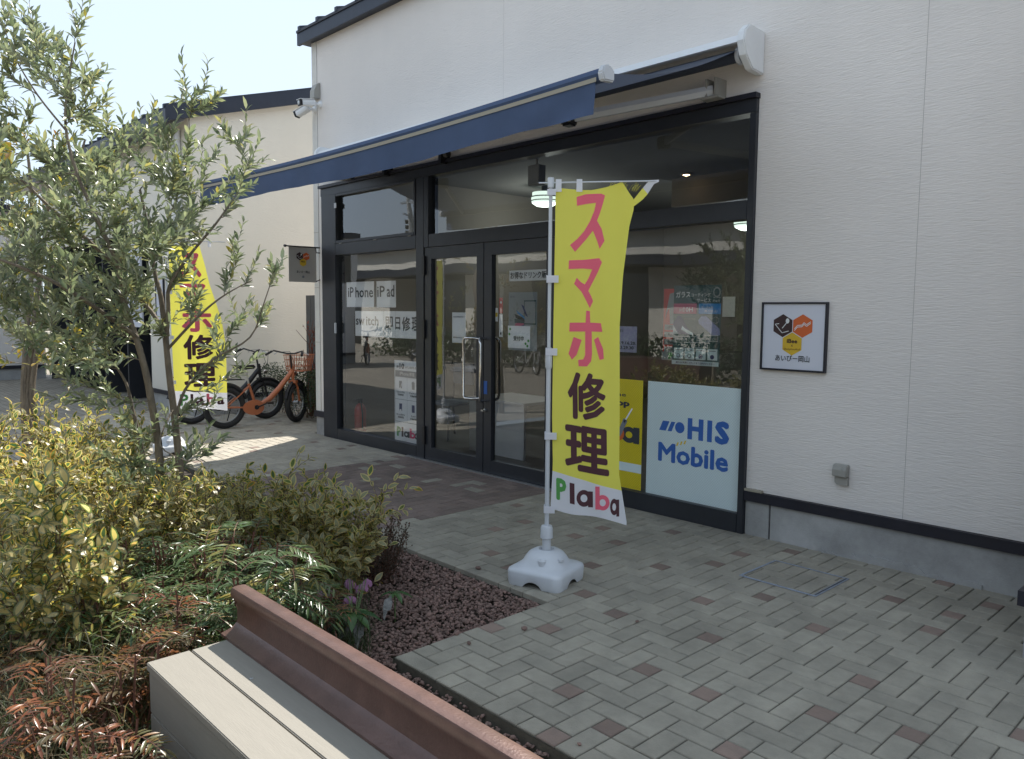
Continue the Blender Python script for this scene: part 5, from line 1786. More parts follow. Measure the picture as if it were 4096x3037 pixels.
for k, (zz, dx, dz) in enumerate(((7.7, -.8, .15), (7.7, 0, .15), (7.7, .8, .15), (7.2, -.3, -1.9), (7.0, .2, -2.2), (6.6, 0, -2.6))):
    mb = MB()
    pa = Vector((-36.4+dx, -16.2, zz))
    pb = pa+Vector((-34, 9 if k < 3 else 4, dz if k < 3 else 0))
    mb.tube([pa+(pb-pa)*t-Vector((0, 0, 1.2*math.sin(math.pi*t)+(1.0*t if k > 2 else 0))) for t in [i/12 for i in range(13)]], .012, 4, caps=False)
    pb = pa+Vector((30, -12 if k < 3 else -6, 3.0 if k > 2 else .3))
    mb.tube([pa+(pb-pa)*t-Vector((0, 0, 1.0*math.sin(math.pi*t))) for t in [i/12 for i in range(13)]], .012, 4, caps=False)
    mb.build('cable', M['black_plastic'], up)
ps = thing('closed_parasol', 'closed beige parasol on a square base across the courtyard', 'parasol', (-15.9, -3.4, 0))
MB().box(-.5, -.5, 0, .5, .5, .10).build('base', M['concrete'], ps)
MB().tube([(0, 0, .1), (0, 0, 2.75)], .028, 10).build('pole', M['alu'], ps)
mb = MB()
for j, (z, r) in enumerate(((1.0, .10), (1.25, .13), (1.75, .10), (2.2, .17), (2.5, .13), (2.68, .04))):
    for k in range(16):
        a = 2*math.pi*k/16
        q = r*(1 if k % 2 else .62)
        mb.v.append((q*math.cos(a+z*.3), q*math.sin(a+z*.3), z+(.05 if k % 2 else 0)))
for j in range(5):
    for k in range(16):
        mb.f.append((j*16+k, j*16+(k+1) % 16, (j+1)*16+(k+1) % 16, (j+1)*16+k))
mb.build('canopy', M['parasol'], ps, smooth=True)
for k, (x, y, rz, m_) in enumerate(((-18.9, -3.6, 25, 'white_bike'), (-17.2, -4.4, 200, 'black_plastic'), (-14.9, -4.0, 15, 'white_bike'), (-20.6, -3.0, 30, 'orange'))):
    b_ = bicycle(m_, ['silver bicycle standing across the courtyard, second from the far end', 'black bicycle turned the other way across the courtyard', 'silver bicycle standing nearest the planter box across the courtyard', 'orange bicycle at the far end of the row across the courtyard'][k], (x, y, 0), R_(rz), steer=R_(15), basket='grey_plastic' if k == 2 else None, group='bicycles across the courtyard')
o = MB().box(-13.2, -5.4, 0, -9.8, -4.7, .55).build('planter_box', M['rail'], None, bevel=.01)
tag(o, 'brown planter box across the courtyard', 'planter')

# ------------------------------------------------------------------ foliage machinery
def leafm(name, cols, under=None, rough=0.38, trans=0.3):
    m = leaf_mat(name, cols, rough, trans)
    if under:
        nt = m.node_tree
        b = nt.nodes["Principled BSDF"]
        src = b.inputs['Base Color'].links[0].from_socket
        ge = nt.nodes.new('ShaderNodeNewGeometry')
        mx = nt.nodes.new('ShaderNodeMix')
        mx.data_type = 'RGBA'
        nt.links.new(ge.outputs['Backfacing'], mx.inputs[0])
        nt.links.new(src, mx.inputs[6])
        mx.inputs[7].default_value = (*under, 1)
        nt.links.new(mx.outputs[2], b.inputs['Base Color'])
    return m
M['olive_leaf'] = leafm('olive_leaf', [(0, (.09, .12, .065)), (.45, (.17, .205, .105)), (.80, (.25, .28, .15)), (.95, (.31, .31, .15)), (1, (.36, .30, .05))], under=(.34, .36, .28), rough=.30, trans=.38)
M['var_green'] = leafm('variegated_green', [(0, (.055, .105, .045)), (.6, (.10, .155, .06)), (1, (.19, .21, .07))], under=(.28, .27, .14), rough=.36, trans=.42)
M['var_yellow'] = leafm('variegated_margin', [(0, (.40, .31, .08)), (.5, (.53, .44, .13)), (.85, (.62, .56, .27)), (1, (.50, .28, .07))], under=(.44, .36, .17), rough=.38, trans=.42)
M['nandina_green'] = leafm('pinnate_green', [(0, (.05, .09, .035)), (.6, (.085, .135, .05)), (.85, (.16, .18, .06)), (1, (.30, .24, .06))], rough=.30, trans=.38)
M['nandina_red'] = leafm('pinnate_red', [(0, (.05, .065, .028)), (.30, (.10, .075, .035)), (.55, (.17, .06, .035)), (.75, (.30, .11, .04)), (.85, (.22, .15, .05)), (1, (.08, .10, .04))], rough=.32, trans=.4)
M['grass_blade'] = leafm('dry_grass', [(0, (.035, .055, .02)), (.4, (.06, .075, .03)), (.7, (.13, .095, .045)), (1, (.20, .145, .075))], rough=.6, trans=.42)
M['hedge_leaf'] = leafm('hedge_leaf', [(0, (.025, .045, .018)), (.7, (.04, .07, .025)), (1, (.08, .11, .03))], rough=.4, trans=.2)
M['yellow_leaf'] = leafm('yellow_autumn_leaf', [(0, (.22, .17, .03)), (.5, (.14, .16, .04)), (.8, (.30, .20, .03)), (1, (.20, .09, .02))], rough=.5, trans=.4)
M['dark_leaf'] = leafm('tiny_dark_leaf', [(0, (.05, .045, .03)), (.7, (.075, .055, .035)), (1, (.11, .05, .03))], rough=.6, trans=.15)
M['red_leaf'] = leafm('dull_red_leaf', [(0, (.16, .035, .03)), (1, (.24, .08, .05))], rough=.5, trans=.3)
M['hell_leaf'] = leafm('hellebore_leaf', [(0, (.035, .085, .03)), (1, (.07, .14, .04))], rough=.35, trans=.25)
M['dead_leaf'] = mat('dead_grey_leaf', (.17, .165, .155), .8, var=.3, vscale=60)
M['petal'] = mat('mauve_petal', (.40, .19, .33), .6, trans=.3, var=.2, vscale=50)
M['stalk'] = mat('green_stalk', (.10, .15, .05), .6)

def T_lance(w=0.22, fold=0.05, droop=0.08):
    v = np.array([(0, 0, 0), (.32, w*.46, fold), (.32, 0, 0), (.32, -w*.46, fold), (.68, w*.42, fold-droop*.4), (.68, 0, -droop*.4), (.68, -w*.42, fold-droop*.4), (1, 0, -droop)])
    f = np.array([(0, 2, 1), (0, 3, 2), (1, 2, 5), (1, 5, 4), (2, 3, 6), (2, 6, 5), (4, 5, 7), (5, 6, 7)])
    return v, f, None
def T_small(w=0.5):
    v = np.array([(0, 0, 0), (.5, w*.5, .06), (.5, -w*.5, .06), (1, 0, -.04)])
    return v, np.array([(0, 2, 1), (1, 2, 3)]), None
def T_var(w=0.50, inner=0.60, fold=.05):
    out = [(0, 0), (.18, .32), (.45, .5), (.75, .36), (1, 0), (.75, -.36), (.45, -.5), (.18, -.32)]
    v = [(x, y*w/0.5*.5, abs(y)*fold*2-.26*x*x) for x, y in out]
    v += [(.5+(x-.47)*(inner+.15), y*w/0.5*.5*inner, abs(y)*fold*2*inner-.26*x*x+.002) for x, y in out]
    f, mi = [], []
    for i in range(8):
        j = (i+1) % 8
        f += [(i, j, 8+j), (i, 8+j, 8+i)]
        mi += [1, 1]
    for a in ((8, 9, 15), (9, 10, 14), (9, 14, 15), (10, 11, 13), (10, 13, 14), (11, 12, 13)):
        f.append(a)
        mi.append(0)
    return np.array(v), np.array(f), np.array(mi)
def in_bench(p):
    return -2.80 < p[0] < 2 and 0.80 < p[1] < 1.34 and p[2] < 0.66
class Leaves:
    def __init__(s):
        s.P, s.A, s.N, s.S, s.W, s.R = [], [], [], [], [], []
    def add(s, p, a, n, size, wf=1.0, r=None):
        if in_bench(p) or in_bench((p[0]+a[0]*size, p[1]+a[1]*size, p[2]+a[2]*size)):
            return
        s.P.append(p)
        s.A.append(a)
        s.N.append(n)
        s.S.append(size)
        s.W.append(wf)
        s.R.append(rng.random() if r is None else r)
    def mesh(s, name, tmpl, mats):
        v, f, mi = tmpl
        P, A, N = np.array(s.P, float), np.array(s.A, float), np.array(s.N, float)
        A /= np.linalg.norm(A, axis=1)[:, None]+1e-9
        B = np.cross(N, A)
        B /= np.linalg.norm(B, axis=1)[:, None]+1e-9
        N = np.cross(A, B)
        S, W = np.array(s.S)[:, None, None], np.array(s.W)[:, None, None]
        V = P[:, None, :]+S*(v[None, :, 0:1]*A[:, None, :]+v[None, :, 1:2]*W*B[:, None, :]+v[None, :, 2:3]*N[:, None, :])
        n = len(P)
        Fi = (f[None]+(np.arange(n)*len(v))[:, None, None]).reshape(-1, 3)
        me = mesh_np(name, V.reshape(-1, 3), Fi, mats[0], np.repeat(np.array(s.R), len(f)))
        for m in mats[1:]:
            me.materials.append(m)
        if mi is not None:
            me.polygons.foreach_set('material_index', np.tile(mi, n).astype(np.int32))
        me.polygons.foreach_set('use_smooth', np.ones(len(Fi), dtype=bool))
        return me
    def build(s, name, tmpl, mats, parent):
        if not s.P:
            return None
        return kind(link(bpy.data.objects.new(name, s.mesh(name, tmpl, mats)), parent), 'stuff')
def rv3(s=1.0):
    return Vector((rng.normal()*s, rng.normal()*s, rng.normal()*s))
def curve(a, b, lift=0.1, n=6, wob=0.02):
    a, b = Vector(a), Vector(b)
    L = (b-a).length
    side = rv3()
    side = side-(b-a).normalized()*side.dot((b-a).normalized()) if L > 0 else side
    side.normalize()
    pts = []
    k = rng.uniform(-1, 1)*wob*L
    for i in range(n+1):
        t = i/n
        pts.append(a.lerp(b, t)+Vector((0, 0, -lift*L*math.sin(math.pi*t)))+side*k*math.sin(2.2*math.pi*t))
    return pts
def leafy(L, pts, t0, count, size, ang=0.8, wf=1.0, up=0.35, jit=.25, szv=.25):
    n = len(pts)-1
    ph = rng.uniform(0, 6.3)
    for k in range(count):
        t = t0+(1-t0)*(k+.5)/count
        q = min(t*n, n-1e-4)
        i = int(q)
        p = pts[i].lerp(pts[i+1], q-i)
        tan = (pts[i+1]-pts[i]).normalized()
        a = tan.cross(Vector((0, 0, 1)))
        if a.length < .1:
            a = tan.cross(Vector((1, 0, 0)))
        a.normalize()
        b = tan.cross(a)
        th = ph+k*2.4
        rad = a*math.cos(th)+b*math.sin(th)
        g = ang*(1.05-.55*t)
        ax = tan*math.cos(g)+rad*math.sin(g)+rv3(jit*.3)
        ax.z += up*.25
        ax.normalize()
        nn = Vector((0, 0, 1))*.7+tan*.5+rv3(jit*1.4)
        L.add(tuple(p), tuple(ax), tuple(nn), size*(1+rng.uniform(-szv, szv)), wf)

# ------------------------------------------------------------------ olive tree
def pright(E):
    p = project(E)
    return p[0] if p else 0
def grow_tree(name, label, cat, base, skel, shoots, leaf_n, leaf_size, side_n, tmpl, leafmat, r0=.035, wf=1.0, group=None, bark='bark', far=False):
    t = thing(name, label, cat, tuple(base), 0, group)
    base = Vector(base)
    wood = MB()
    nodes = []
    for pts, ra, rb in skel:
        # smooth the polyline a little
        P = [Vector(p) for p in pts]
        Q = []
        for i in range(len(P)-1):
            for k in range(4):
                u = k/4
                p0, p1, p2, p3 = P[max(0, i-1)], P[i], P[i+1], P[min(len(P)-1, i+2)]
                Q.append(.5*((2*p1)+(-p0+p2)*u+(2*p0-5*p1+4*p2-p3)*u*u+(-p0+3*p1-3*p2+p3)*u**3))
        Q.append(P[-1])
        rr = [ra+(rb-ra)*i/(len(Q)-1) for i in range(len(Q))]
        wood.tube([q-base for q in Q], rr, 9 if ra > .012 else 6)
        for q, r in zip(Q[3:], rr[3:]):
            nodes.append((q, r))
    trunk = wood.build('trunk', M[bark], t, smooth=True)
    br, LV = MB(), Leaves()
    for E in shoots:
        E = Vector(E)
        best, bc = None, 1e9
        for q, r in nodes:
            d = (E-q).length
            if d < .06:
                continue
            c = d+max(0, (q.z-E.z)+.10)*1.6
            if c < bc:
                bc, best = c, (q, r)
        q, r = best
        L = (E-q).length
        pts = curve(q, E, lift=.10, n=7, wob=.10)
        r1 = min(r*.7, .0028+.006*L)
        br.tube([p-base for p in pts], [r1+( .0012-r1)*i/7 for i in range(8)], 5, caps=False)
        for i in (2, 3, 4, 5):
            nodes.append((pts[i], r1*.7))
        frac = max(0.15, 1-min(1, .40/max(L, .05))) if not far else .3
        leafy(LV, [p-base for p in pts], frac, leaf_n, leaf_size, ang=.85, wf=wf)
        for k in range(side_n if far or name != 'olive_tree' or pright(E) < 800 else 1):
            i = rng.integers(2, 7)
            tan = (pts[i+1]-pts[i]).normalized() if i < 7 else (pts[7]-pts[6]).normalized()
            dr = (tan+rv3(.55)+Vector((0, 0, .35))).normalized()
            e = pts[i]+dr*rng.uniform(.10, .24)
            sp = curve(pts[i], e, lift=.06, n=3)
            br.tube([p-base for p in sp], [.0016, .0013, .0011, .0009], 4, caps=False)
            leafy(LV, [p-base for p in sp], .12, int(leaf_n*.5), leaf_size*.92, ang=.8, wf=wf)
    kind(br.build('branches', M[bark], t), 'stuff')
    LV.build('crown', tmpl, [M[leafmat]], t)
    return t, len(LV.P)

def Z9(x, y, d=0.0):     # point of the picture at the tree's distance
    return at_dist(x, y, 5.0+d)
tb_ = at_dist(655, 2000, 4.95)
base = Vector((tb_.x, tb_.y, -0.02))
sk = [
    ([base+Vector((.06, .02, 0)), Z9(722, 1960, .02), Z9(702, 1700, .03), Z9(678, 1505, .02), Z9(663, 1360, 0), Z9(644, 1190, 0), Z9(620, 1094, .05), Z9(600, 948, .1), Z9(560, 760, .15)], .026, .007),
    ([Z9(664, 1370, 0), Z9(673, 1240, -.05), Z9(678, 1147, -.1), Z9(755, 1026, -.2), Z9(860, 900, -.3), Z9(930, 800, -.3)], .014, .004),
    ([Z9(660, 1330, 0), Z9(600, 1240, .1), Z9(533, 1165, .2), Z9(480, 1050, .25), Z9(452, 900, .3)], .014, .005),
    ([base+Vector((-.03, -.03, 0)), Z9(640, 1860, -.05), Z9(605, 1602, -.08), Z9(581, 1481, -.1), Z9(547, 1360, -.1), Z9(513, 1263, -.1), Z9(484, 1166, -.12), Z9(470, 1060, -.15), Z9(400, 900, -.2), Z9(310, 700, -.2), Z9(262, 500, -.15), Z9(275, 320, -.1), Z9(300, 170, -.1)], .024, .0035),
    ([Z9(549, 1350, -.1), Z9(421, 1258, -.3), Z9(242, 1142, -.5), Z9(60, 1060, -.6), Z9(-120, 1000, -.6)], .014, .005),
    ([base+Vector((-.09, .05, 0)), Z9(560, 1760, .1), Z9(533, 1651, .1), Z9(503, 1530, .12), Z9(430, 1430, .2), Z9(330, 1380, .3)], .014, .004),
    ([Z9(470, 1065, -.15), Z9(350, 960, -.3), Z9(200, 830, -.35), Z9(60, 700, -.4), Z9(-80, 640, -.4)], .012, .004),
    ([Z9(700, 1690, .03), Z9(740, 1560, 0), Z9(850, 1440, -.1), Z9(1000, 1350, -.15), Z9(1060, 1200, -.2), Z9(1105, 1060, -.2)], .010, .002),
    ([Z9(668, 1400, .0), Z9(800, 1260, -.15), Z9(900, 1180, -.2), Z9(1010, 1120, -.2)], .009, .002),
    ([Z9(610, 1000, .1), Z9(680, 860, .1), Z9(735, 700, .1), Z9(757, 560, .1), Z9(752, 430, .1)], .008, .002),
    ([Z9(262, 520, -.15), Z9(150, 380, -.1), Z9(60, 230, 0), Z9(20, 120, 0)], .006, .002),
    ([Z9(690, 1640, .0), Z9(640, 1780, -.2), Z9(760, 1850, -.35)], .006, .002),
]
sh = []
explicit = [(20, 60), (60, 170), (0, 330), (90, 240), (150, 150), (135, 95), (310, 95), (255, 190), (335, 300), (370, 300), (200, 260), (300, 420), (120, 420), (20, 500), (360, 470), (420, 470), (430, 400), (480, 540), (250, 560), (740, 340), (825, 350), (870, 390), (775, 400), (610, 470), (530, 520), (690, 520), (900, 520), (1000, 520), (960, 560), (880, 620), (760, 560), (1010, 600), (940, 680), (1015, 735), (1000, 660), (880, 760), (930, 820), (830, 640), (700, 640), (640, 560), (1100, 1080), (1130, 1030), (1010, 1080), (1060, 1250), (1000, 1190), (950, 1040), (930, 950), (900, 1110), (1080, 1210), (960, 1290), (870, 1260), (1040, 1420), (920, 1400), (850, 1330), (970, 1480), (880, 1560), (820, 1480), (760, 1620), (840, 1700), (900, 1750), (760, 1820), (650, 1880), (560, 1840), (470, 1900), (420, 1820), (540, 1720), (640, 1980), (800, 1920), (320, 1520), (270, 1600), (420, 1560), (220, 1480), (150, 1350), (350, 1400)]
for x, y in explicit:
    sh.append(Z9(x, y, rng.normal()*.22))
poly_dense = [(-60, 120), (120, 150), (250, 130), (330, 200), (380, 420), (420, 620), (470, 720), (560, 640), (660, 650), (740, 700), (800, 800), (880, 860), (900, 1000), (860, 1120), (820, 1250), (720, 1330), (560, 1290), (460, 1450), (300, 1480), (200, 1380), (60, 1330), (-60, 1300)]
def inside(p, poly):
    x, y = p
    c = False
    for i in range(len(poly)):
        x1, y1 = poly[i]
        x2, y2 = poly[i-1]
        if (y1 > y) != (y2 > y) and x < (x2-x1)*(y-y1)/(y2-y1)+x1:
            c = not c
    return c
n = 0
while n < 160:
    p = (rng.uniform(-60, 820), rng.uniform(60, 1500))
    if p[0] > 640 and p[1] > 980 and rng.random() < .7:
        continue
    if inside(p, poly_dense) and (p[1] > 620 or rng.random() < .42) and (p[0] < 560 or rng.random() < .75):
        sh.append(Z9(p[0], p[1], rng.normal()*.36-.05))
        n += 1
sh.sort(key=lambda e: (e-Z9(560, 1250)).length)
tree, nl = grow_tree('olive_tree', 'tall many stemmed olive like tree with narrow silvery leaves left of the shop', 'tree', base, sk, sh, 19, .064, 3, T_lance(.30, .07, .20), 'olive_leaf', wf=1.05)
print('olive leaves', nl)

# thin multi-stemmed young tree with yellowing leaves, further left
b2 = at_dist(105, 1700, 9.4)
b2.z = -.02
sk2 = [([b2+Vector((dx, dy, 0)), at_dist(95+o, 1600, 9.4), at_dist(110+o*1.8, 1300, 9.4), at_dist(130+o*3, 1000, 9.4), at_dist(120+o*6, 700, 9.4), at_dist(100+o*8, 560, 9.4)], .038, .010) for dx, dy, o in ((0, 0, 0), (.10, .05, 14), (-.05, .1, 30))]
sh2 = [at_dist(rng.uniform(-150, 420), rng.uniform(420, 1500)**1.0, 9.4+rng.normal()*.5) for _ in range(46)]
grow_tree('young_tree', 'thin three stemmed young tree with yellowing leaves at the far left', 'tree', b2, sk2, sh2, 8, .075, 2, T_lance(.40), 'yellow_leaf', wf=1.0)
# round shrub tree across the courtyard, reflected in the right window
b3 = Vector((-8.9, -3.9, -.02))
sk3 = [([b3, b3+Vector((.03, 0, 1.0)), b3+Vector((0, .05, 1.9)), b3+Vector((0, 0, 2.6))], .05, .02)]
sh3 = [b3+Vector((0, 0, 2.5))+Vector((rng.normal(), rng.normal(), rng.normal()*.8)).normalized()*rng.uniform(.3, .95) for _ in range(70)]
grow_tree('small_round_tree', 'small round evergreen tree across the courtyard', 'tree', b3, sk3, sh3, 14, .09, 2, T_lance(.4), 'hedge_leaf')

# ------------------------------------------------------------------ shrubs of the bed
def top_z(py, d):
    return HC-d*(py-1240)/3139.0
VG = [M['var_green'], M['var_yellow']]
LM = [M['var_yellow'], M['var_green']]
shrub_n = 0
def variegated(px, d, py, r, label, shoots=34, size=.058, extra=(), lime=False, dens=15, lean=.0):
    c = at_dist(px, 1900, d)
    c.z = -.03
    t = thing('variegated_shrub', label, 'shrub', tuple(c), 0, 'yellow edged shrubs in the bed')
    H = (top_z(py, d)+.03)*1.12
    tw, LV = MB(), Leaves()
    ends = []
    for k in range(shoots):
        a = rng.uniform(0, 2*math.pi)
        rr = r*math.sqrt(rng.random())
        h = H*(1-.45*(rr/r)**2)*rng.uniform(.62, 1.03)
        ends.append(Vector((rr*math.cos(a), rr*math.sin(a), h)))
    for (ex, ey, ez) in extra:
        ends.append(at_dist(ex, ey, ez)-c)
    for e in ends:
        s0 = Vector((e.x*.25, e.y*.25, 0))
        pts = curve(s0, e, lift=-.08, n=5, wob=.12)
        tw.tube(pts, [.004, .0035, .003, .0025, .002, .0012], 4, caps=False)
        leafy(LV, pts, .18, int(dens*1.3), size, ang=1.0, up=.2, szv=.42, jit=.45)
        for k in range(5):
            i = rng.integers(1, 5)
            e2 = pts[i]+Vector((rng.normal()*.09, rng.normal()*.09, abs(rng.normal())*.07+.02))
            sp = curve(pts[i], e2, lift=-.05, n=2)
            tw.tube(sp, [.002, .0015, .001], 3, caps=False)
            leafy(LV, sp, .1, 7, size*.85, ang=1.0, up=.2, szv=.42, jit=.45)
    kind(tw.build('twigs', M['twig'], t), 'stuff')
    LV.build('foliage', T_var(.46, .62), LM if lime else VG, t)
    return len(LV.P)
tot = 0
tot += variegated(30, 6.3, 1590, .55, 'yellow edged shrub at the far left picture edge, farthest back', 46, .060)
tot += variegated(235, 6.5, 1550, .55, 'sunlit yellow edged shrub in front of the thin young tree trunks', 46, .060)
tot += variegated(430, 6.7, 1585, .50, 'yellow edged shrub just left of the olive tree trunks, back row', 40, .060)
tot += variegated(100, 5.2, 1700, .50, 'yellow edged shrub in the middle row at the left picture edge', 44, .060)
tot += variegated(330, 5.5, 1690, .50, 'yellow edged shrub in the middle row left of the olive tree', 44, .058)
tot += variegated(545, 5.9, 1730, .40, 'yellow edged shrub touching the foot of the olive tree', 30, .055)
tot += variegated(60, 4.3, 1900, .42, 'bright yellow edged shrub low at the left edge', 30, .062)
tot += variegated(235, 3.75, 1880, .26, 'bright yellow edged shrub with a pale upright spray, front row left', 20, .066, extra=((215, 1870, 3.75), (160, 1900, 3.7), (250, 1930, 3.7), (130, 1990, 3.7)), lime=True)
tot += variegated(440, 4.6, 1900, .42, 'yellow edged shrub in front of the olive tree, left side', 34, .055)
tot += variegated(850, 5.6, 1880, .34, 'yellow edged shrub right behind the olive trunk base', 24, .052)
tot += variegated(660, 4.75, 1860, .34, 'yellow edged shrub hiding the foot of the left olive trunk', 26, .052)
tot += variegated(790, 4.55, 1880, .30, 'yellow edged shrub hiding the foot of the right olive trunk', 24, .050)
tot += variegated(1010, 5.0, 1850, .32, 'yellow edged shrub between the olive tree and the sunny paving', 26, .050)
tot += variegated(1180, 4.7, 1900, .32, 'yellow edged shrub bordering the brown pavers, middle of the right side', 34, .056, extra=((1310, 1880, 4.7), (1180, 1810, 4.7)))
tot += variegated(1330, 4.45, 1960, .28, 'yellow edged shrub at the right end of the bed with one long arching spray', 36, .060, extra=((1585, 1900, 4.5), (1540, 1950, 4.5), (1500, 1905, 4.5), (1470, 2080, 4.3), (1440, 2140, 4.25), (1400, 2230, 4.15)))
print('variegated leaves', tot)

def pinnate(px, d, py, r, label, m_, canes=9, fr=5, size=.058, group='feather leaved shrubs in the bed', pairs=5, wt=.20, name='nandina_shrub'):
    c = at_dist(px, 1900, d)
    c.z = -.04
    t = thing(name, label, 'shrub', tuple(c), 0, group)
    H = top_z(py, d)+.04
    tw, LV = MB(), Leaves()
    for k in range(canes):
        a = rng.uniform(0, 6.28)
        rr = r*.6*math.sqrt(rng.random())
        topp = Vector((rr*math.cos(a), rr*math.sin(a), H*rng.uniform(.45, .88)))
        cp = curve(Vector((topp.x*.4, topp.y*.4, 0)), topp, n=3)
        tw.tube(cp, .004, 5, caps=False)
        for q in range(fr):
            b = rng.uniform(0, 6.28)
            L = rng.uniform(.16, .30)*(r/.35)**.5
            st = cp[2].lerp(cp[3], rng.random())
            el = rng.uniform(.1, .9)
            dr = Vector((math.cos(b)*math.cos(el), math.sin(b)*math.cos(el), math.sin(el)))
            pts = [st+dr*L*u+Vector((0, 0, -L*.55*u*u)) for u in (0, .25, .5, .75, 1)]
            if in_bench(c+pts[-1]) or in_bench(c+pts[2]):
                continue
            tw.tube(pts, .0013, 3, caps=False)
            rr_ = rng.random()
            side = dr.cross(Vector((0, 0, 1)))
            side.normalize()
            for i in range(pairs):
                u = .28+.68*i/pairs
                q_ = min(int(u*4), 3)
                p = pts[q_].lerp(pts[q_+1], u*4-q_)
                tan = (pts[q_+1]-pts[q_]).normalized()
                for s in (-1, 1):
                    ax = (side*s+tan*.55+Vector((0, 0, .05))+rv3(.06))
                    ww = Vector((c.x+p.x, c.y+p.y, c.z+p.z))
                    if in_bench(ww):
                        continue
                    LV.add(tuple(p), tuple(ax), tuple(Vector((0, 0, 1))+rv3(.12)), size*(1-.35*abs(u-.5))*rng.uniform(.85, 1.1), 1, min(1, max(0, rr_+rng.normal()*.08)))
            LV.add(tuple(pts[-1]), tuple((pts[4]-pts[3]).normalized()), (0, 0, 1), size, 1, rr_)
    kind(tw.build('canes', M['twig_red'], t), 'stuff')
    # leaves were tested in local coordinates: restore
    LV.build('fronds', T_lance(wt, .03, .12), [M[m_]], t)
    return len(LV.P)
_ib = in_bench
tot = 0
# (in_bench inside Leaves works in local coordinates of a plant, harmless far from its own origin)
tot += pinnate(900, 4.0, 2020, .42, 'dark green feather leaved shrub right in front of the olive trunks', 'nandina_green', 16, 7)
tot += pinnate(1080, 3.75, 2070, .34, 'dark green feather leaved shrub nearest the rail end, pale sunlit fronds on top', 'nandina_green', 14, 7, .076, pairs=8, wt=.17)
tot += pinnate(600, 4.3, 2010, .36, 'green feather leaved shrub left of the left olive trunk', 'nandina_green', 13, 7)
tot += pinnate(770, 4.2, 1985, .34, 'dark green feather leaved shrub below the fork of the olive trunks', 'nandina_green', 13, 7)
tot += pinnate(700, 3.8, 2130, .40, 'dark green feather leaved shrub left of the rail end, middle one', 'nandina_green', 15, 7)
tot += pinnate(500, 3.7, 2170, .40, 'green feather leaved shrub tinged red behind the red leaved ones', 'nandina_green', 14, 7)
tot += pinnate(1015, 3.27, 1985, .27, 'feather leaved shrub whose fronds overhang the rail end and shade the bench corner', 'nandina_green', 8, 7, .076, pairs=8, wt=.17)
tot += pinnate(820, 3.35, 2260, .26, 'small green feather leaved plant just left of the rail end', 'nandina_green', 9, 6, .05)
tot += pinnate(330, 3.9, 2200, .40, 'green feather leaved shrub among straw grass at the left', 'nandina_green', 12, 6)
tot += pinnate(1230, 3.75, 2290, .26, 'low rusty feather leaved plant behind the rail', 'nandina_red', 8, 6, .042)
tot += pinnate(640, 3.25, 2330, .26, 'red leaved shrub beside the bench end, right one', 'nandina_red', 8, 6, .056, group='red leaved shrubs in the bed')
tot += pinnate(430, 3.0, 2400, .30, 'red and orange leaved shrub left of the bench end, middle one', 'nandina_red', 8, 6, .060, group='red leaved shrubs in the bed')
tot += pinnate(180, 2.95, 2400, .32, 'red and orange leaved shrub near the left picture edge', 'nandina_red', 8, 6, .060, group='red leaved shrubs in the bed')
tot += pinnate(400, 2.55, 2640, .20, 'small drooping red leaved shrub in front of the bench corner', 'nandina_red', 6, 5, .058, group='red leaved shrubs in the bed')
tot += pinnate(20, 3.6, 2330, .35, 'straw and red feather leaved shrub cut by the left picture edge', 'nandina_red', 9, 6, group='red leaved shrubs in the bed')
tot += pinnate(60, 2.4, 2750, .22, 'low rusty leaved plant in the bottom left corner', 'nandina_red', 3, 4, .05, group='red leaved shrubs in the bed')
print('pinnate leaflets', tot)

# grass and ground cover of the bed
LV = Leaves()
def T_blade():
    v = np.array([(0, .5, 0), (0, -.5, 0), (.4, .42, .10), (.4, -.42, .10), (.75, .28, .06), (.75, -.28, .06), (1, 0, -.10)])
    return v, np.array([(0, 1, 3), (0, 3, 2), (2, 3, 5), (2, 5, 4), (4, 5, 6)]), None
def blades(n, pxr, dr, z, L, dark=None):
    for _ in range(n):
        d = rng.uniform(*dr)
        p = at_dist(rng.uniform(*pxr), 1900, d)
        if p.x > -3.0 and p.y > 1.30 or p.y < .12:
            continue
        a = rng.uniform(0, 6.28)
        e = rng.uniform(.15, 1.35)
        ax = (math.cos(a)*math.cos(e), math.sin(a)*math.cos(e), math.sin(e))
        LV.add((p.x, p.y, rng.uniform(-.06, z)), ax, (-ax[0]*.6, -ax[1]*.6, 1), rng.uniform(*L), rng.uniform(.012, .026), dark if dark is None else rng.uniform(*dark))
blades(5600, (-120, 580), (1.5, 3.4), .16, (.10, .30))
blades(2600, (-120, 700), (3.0, 6.0), .25, (.10, .28))
blades(1800, (880, 1480), (3.3, 4.2), .08, (.08, .20), (0, .35))
kind(link(bpy.data.objects.new('grass', LV.mesh('grass', T_blade(), [M['grass_blade']]))), 'stuff')
LV = Leaves()
for _ in range(9000):
    d = rng.uniform(1.5, 6.5)
    p = at_dist(rng.uniform(-150, 1500), 1900, d)
    if (p.x > -4.3 and p.y > 1.62) or p.y > 3.02 or p.y < .12:
        continue
    a = rng.uniform(0, 6.28)
    LV.add((p.x, p.y, rng.uniform(-.05, .16)), (math.cos(a), math.sin(a), rng.uniform(-.2, .7)), tuple(Vector((0, 0, 1))+rv3(.4)), rng.uniform(.02, .045), 1)
kind(link(bpy.data.objects.new('ground_cover', LV.mesh('ground_cover', T_lance(.5), [M['hedge_leaf']]))), 'stuff')
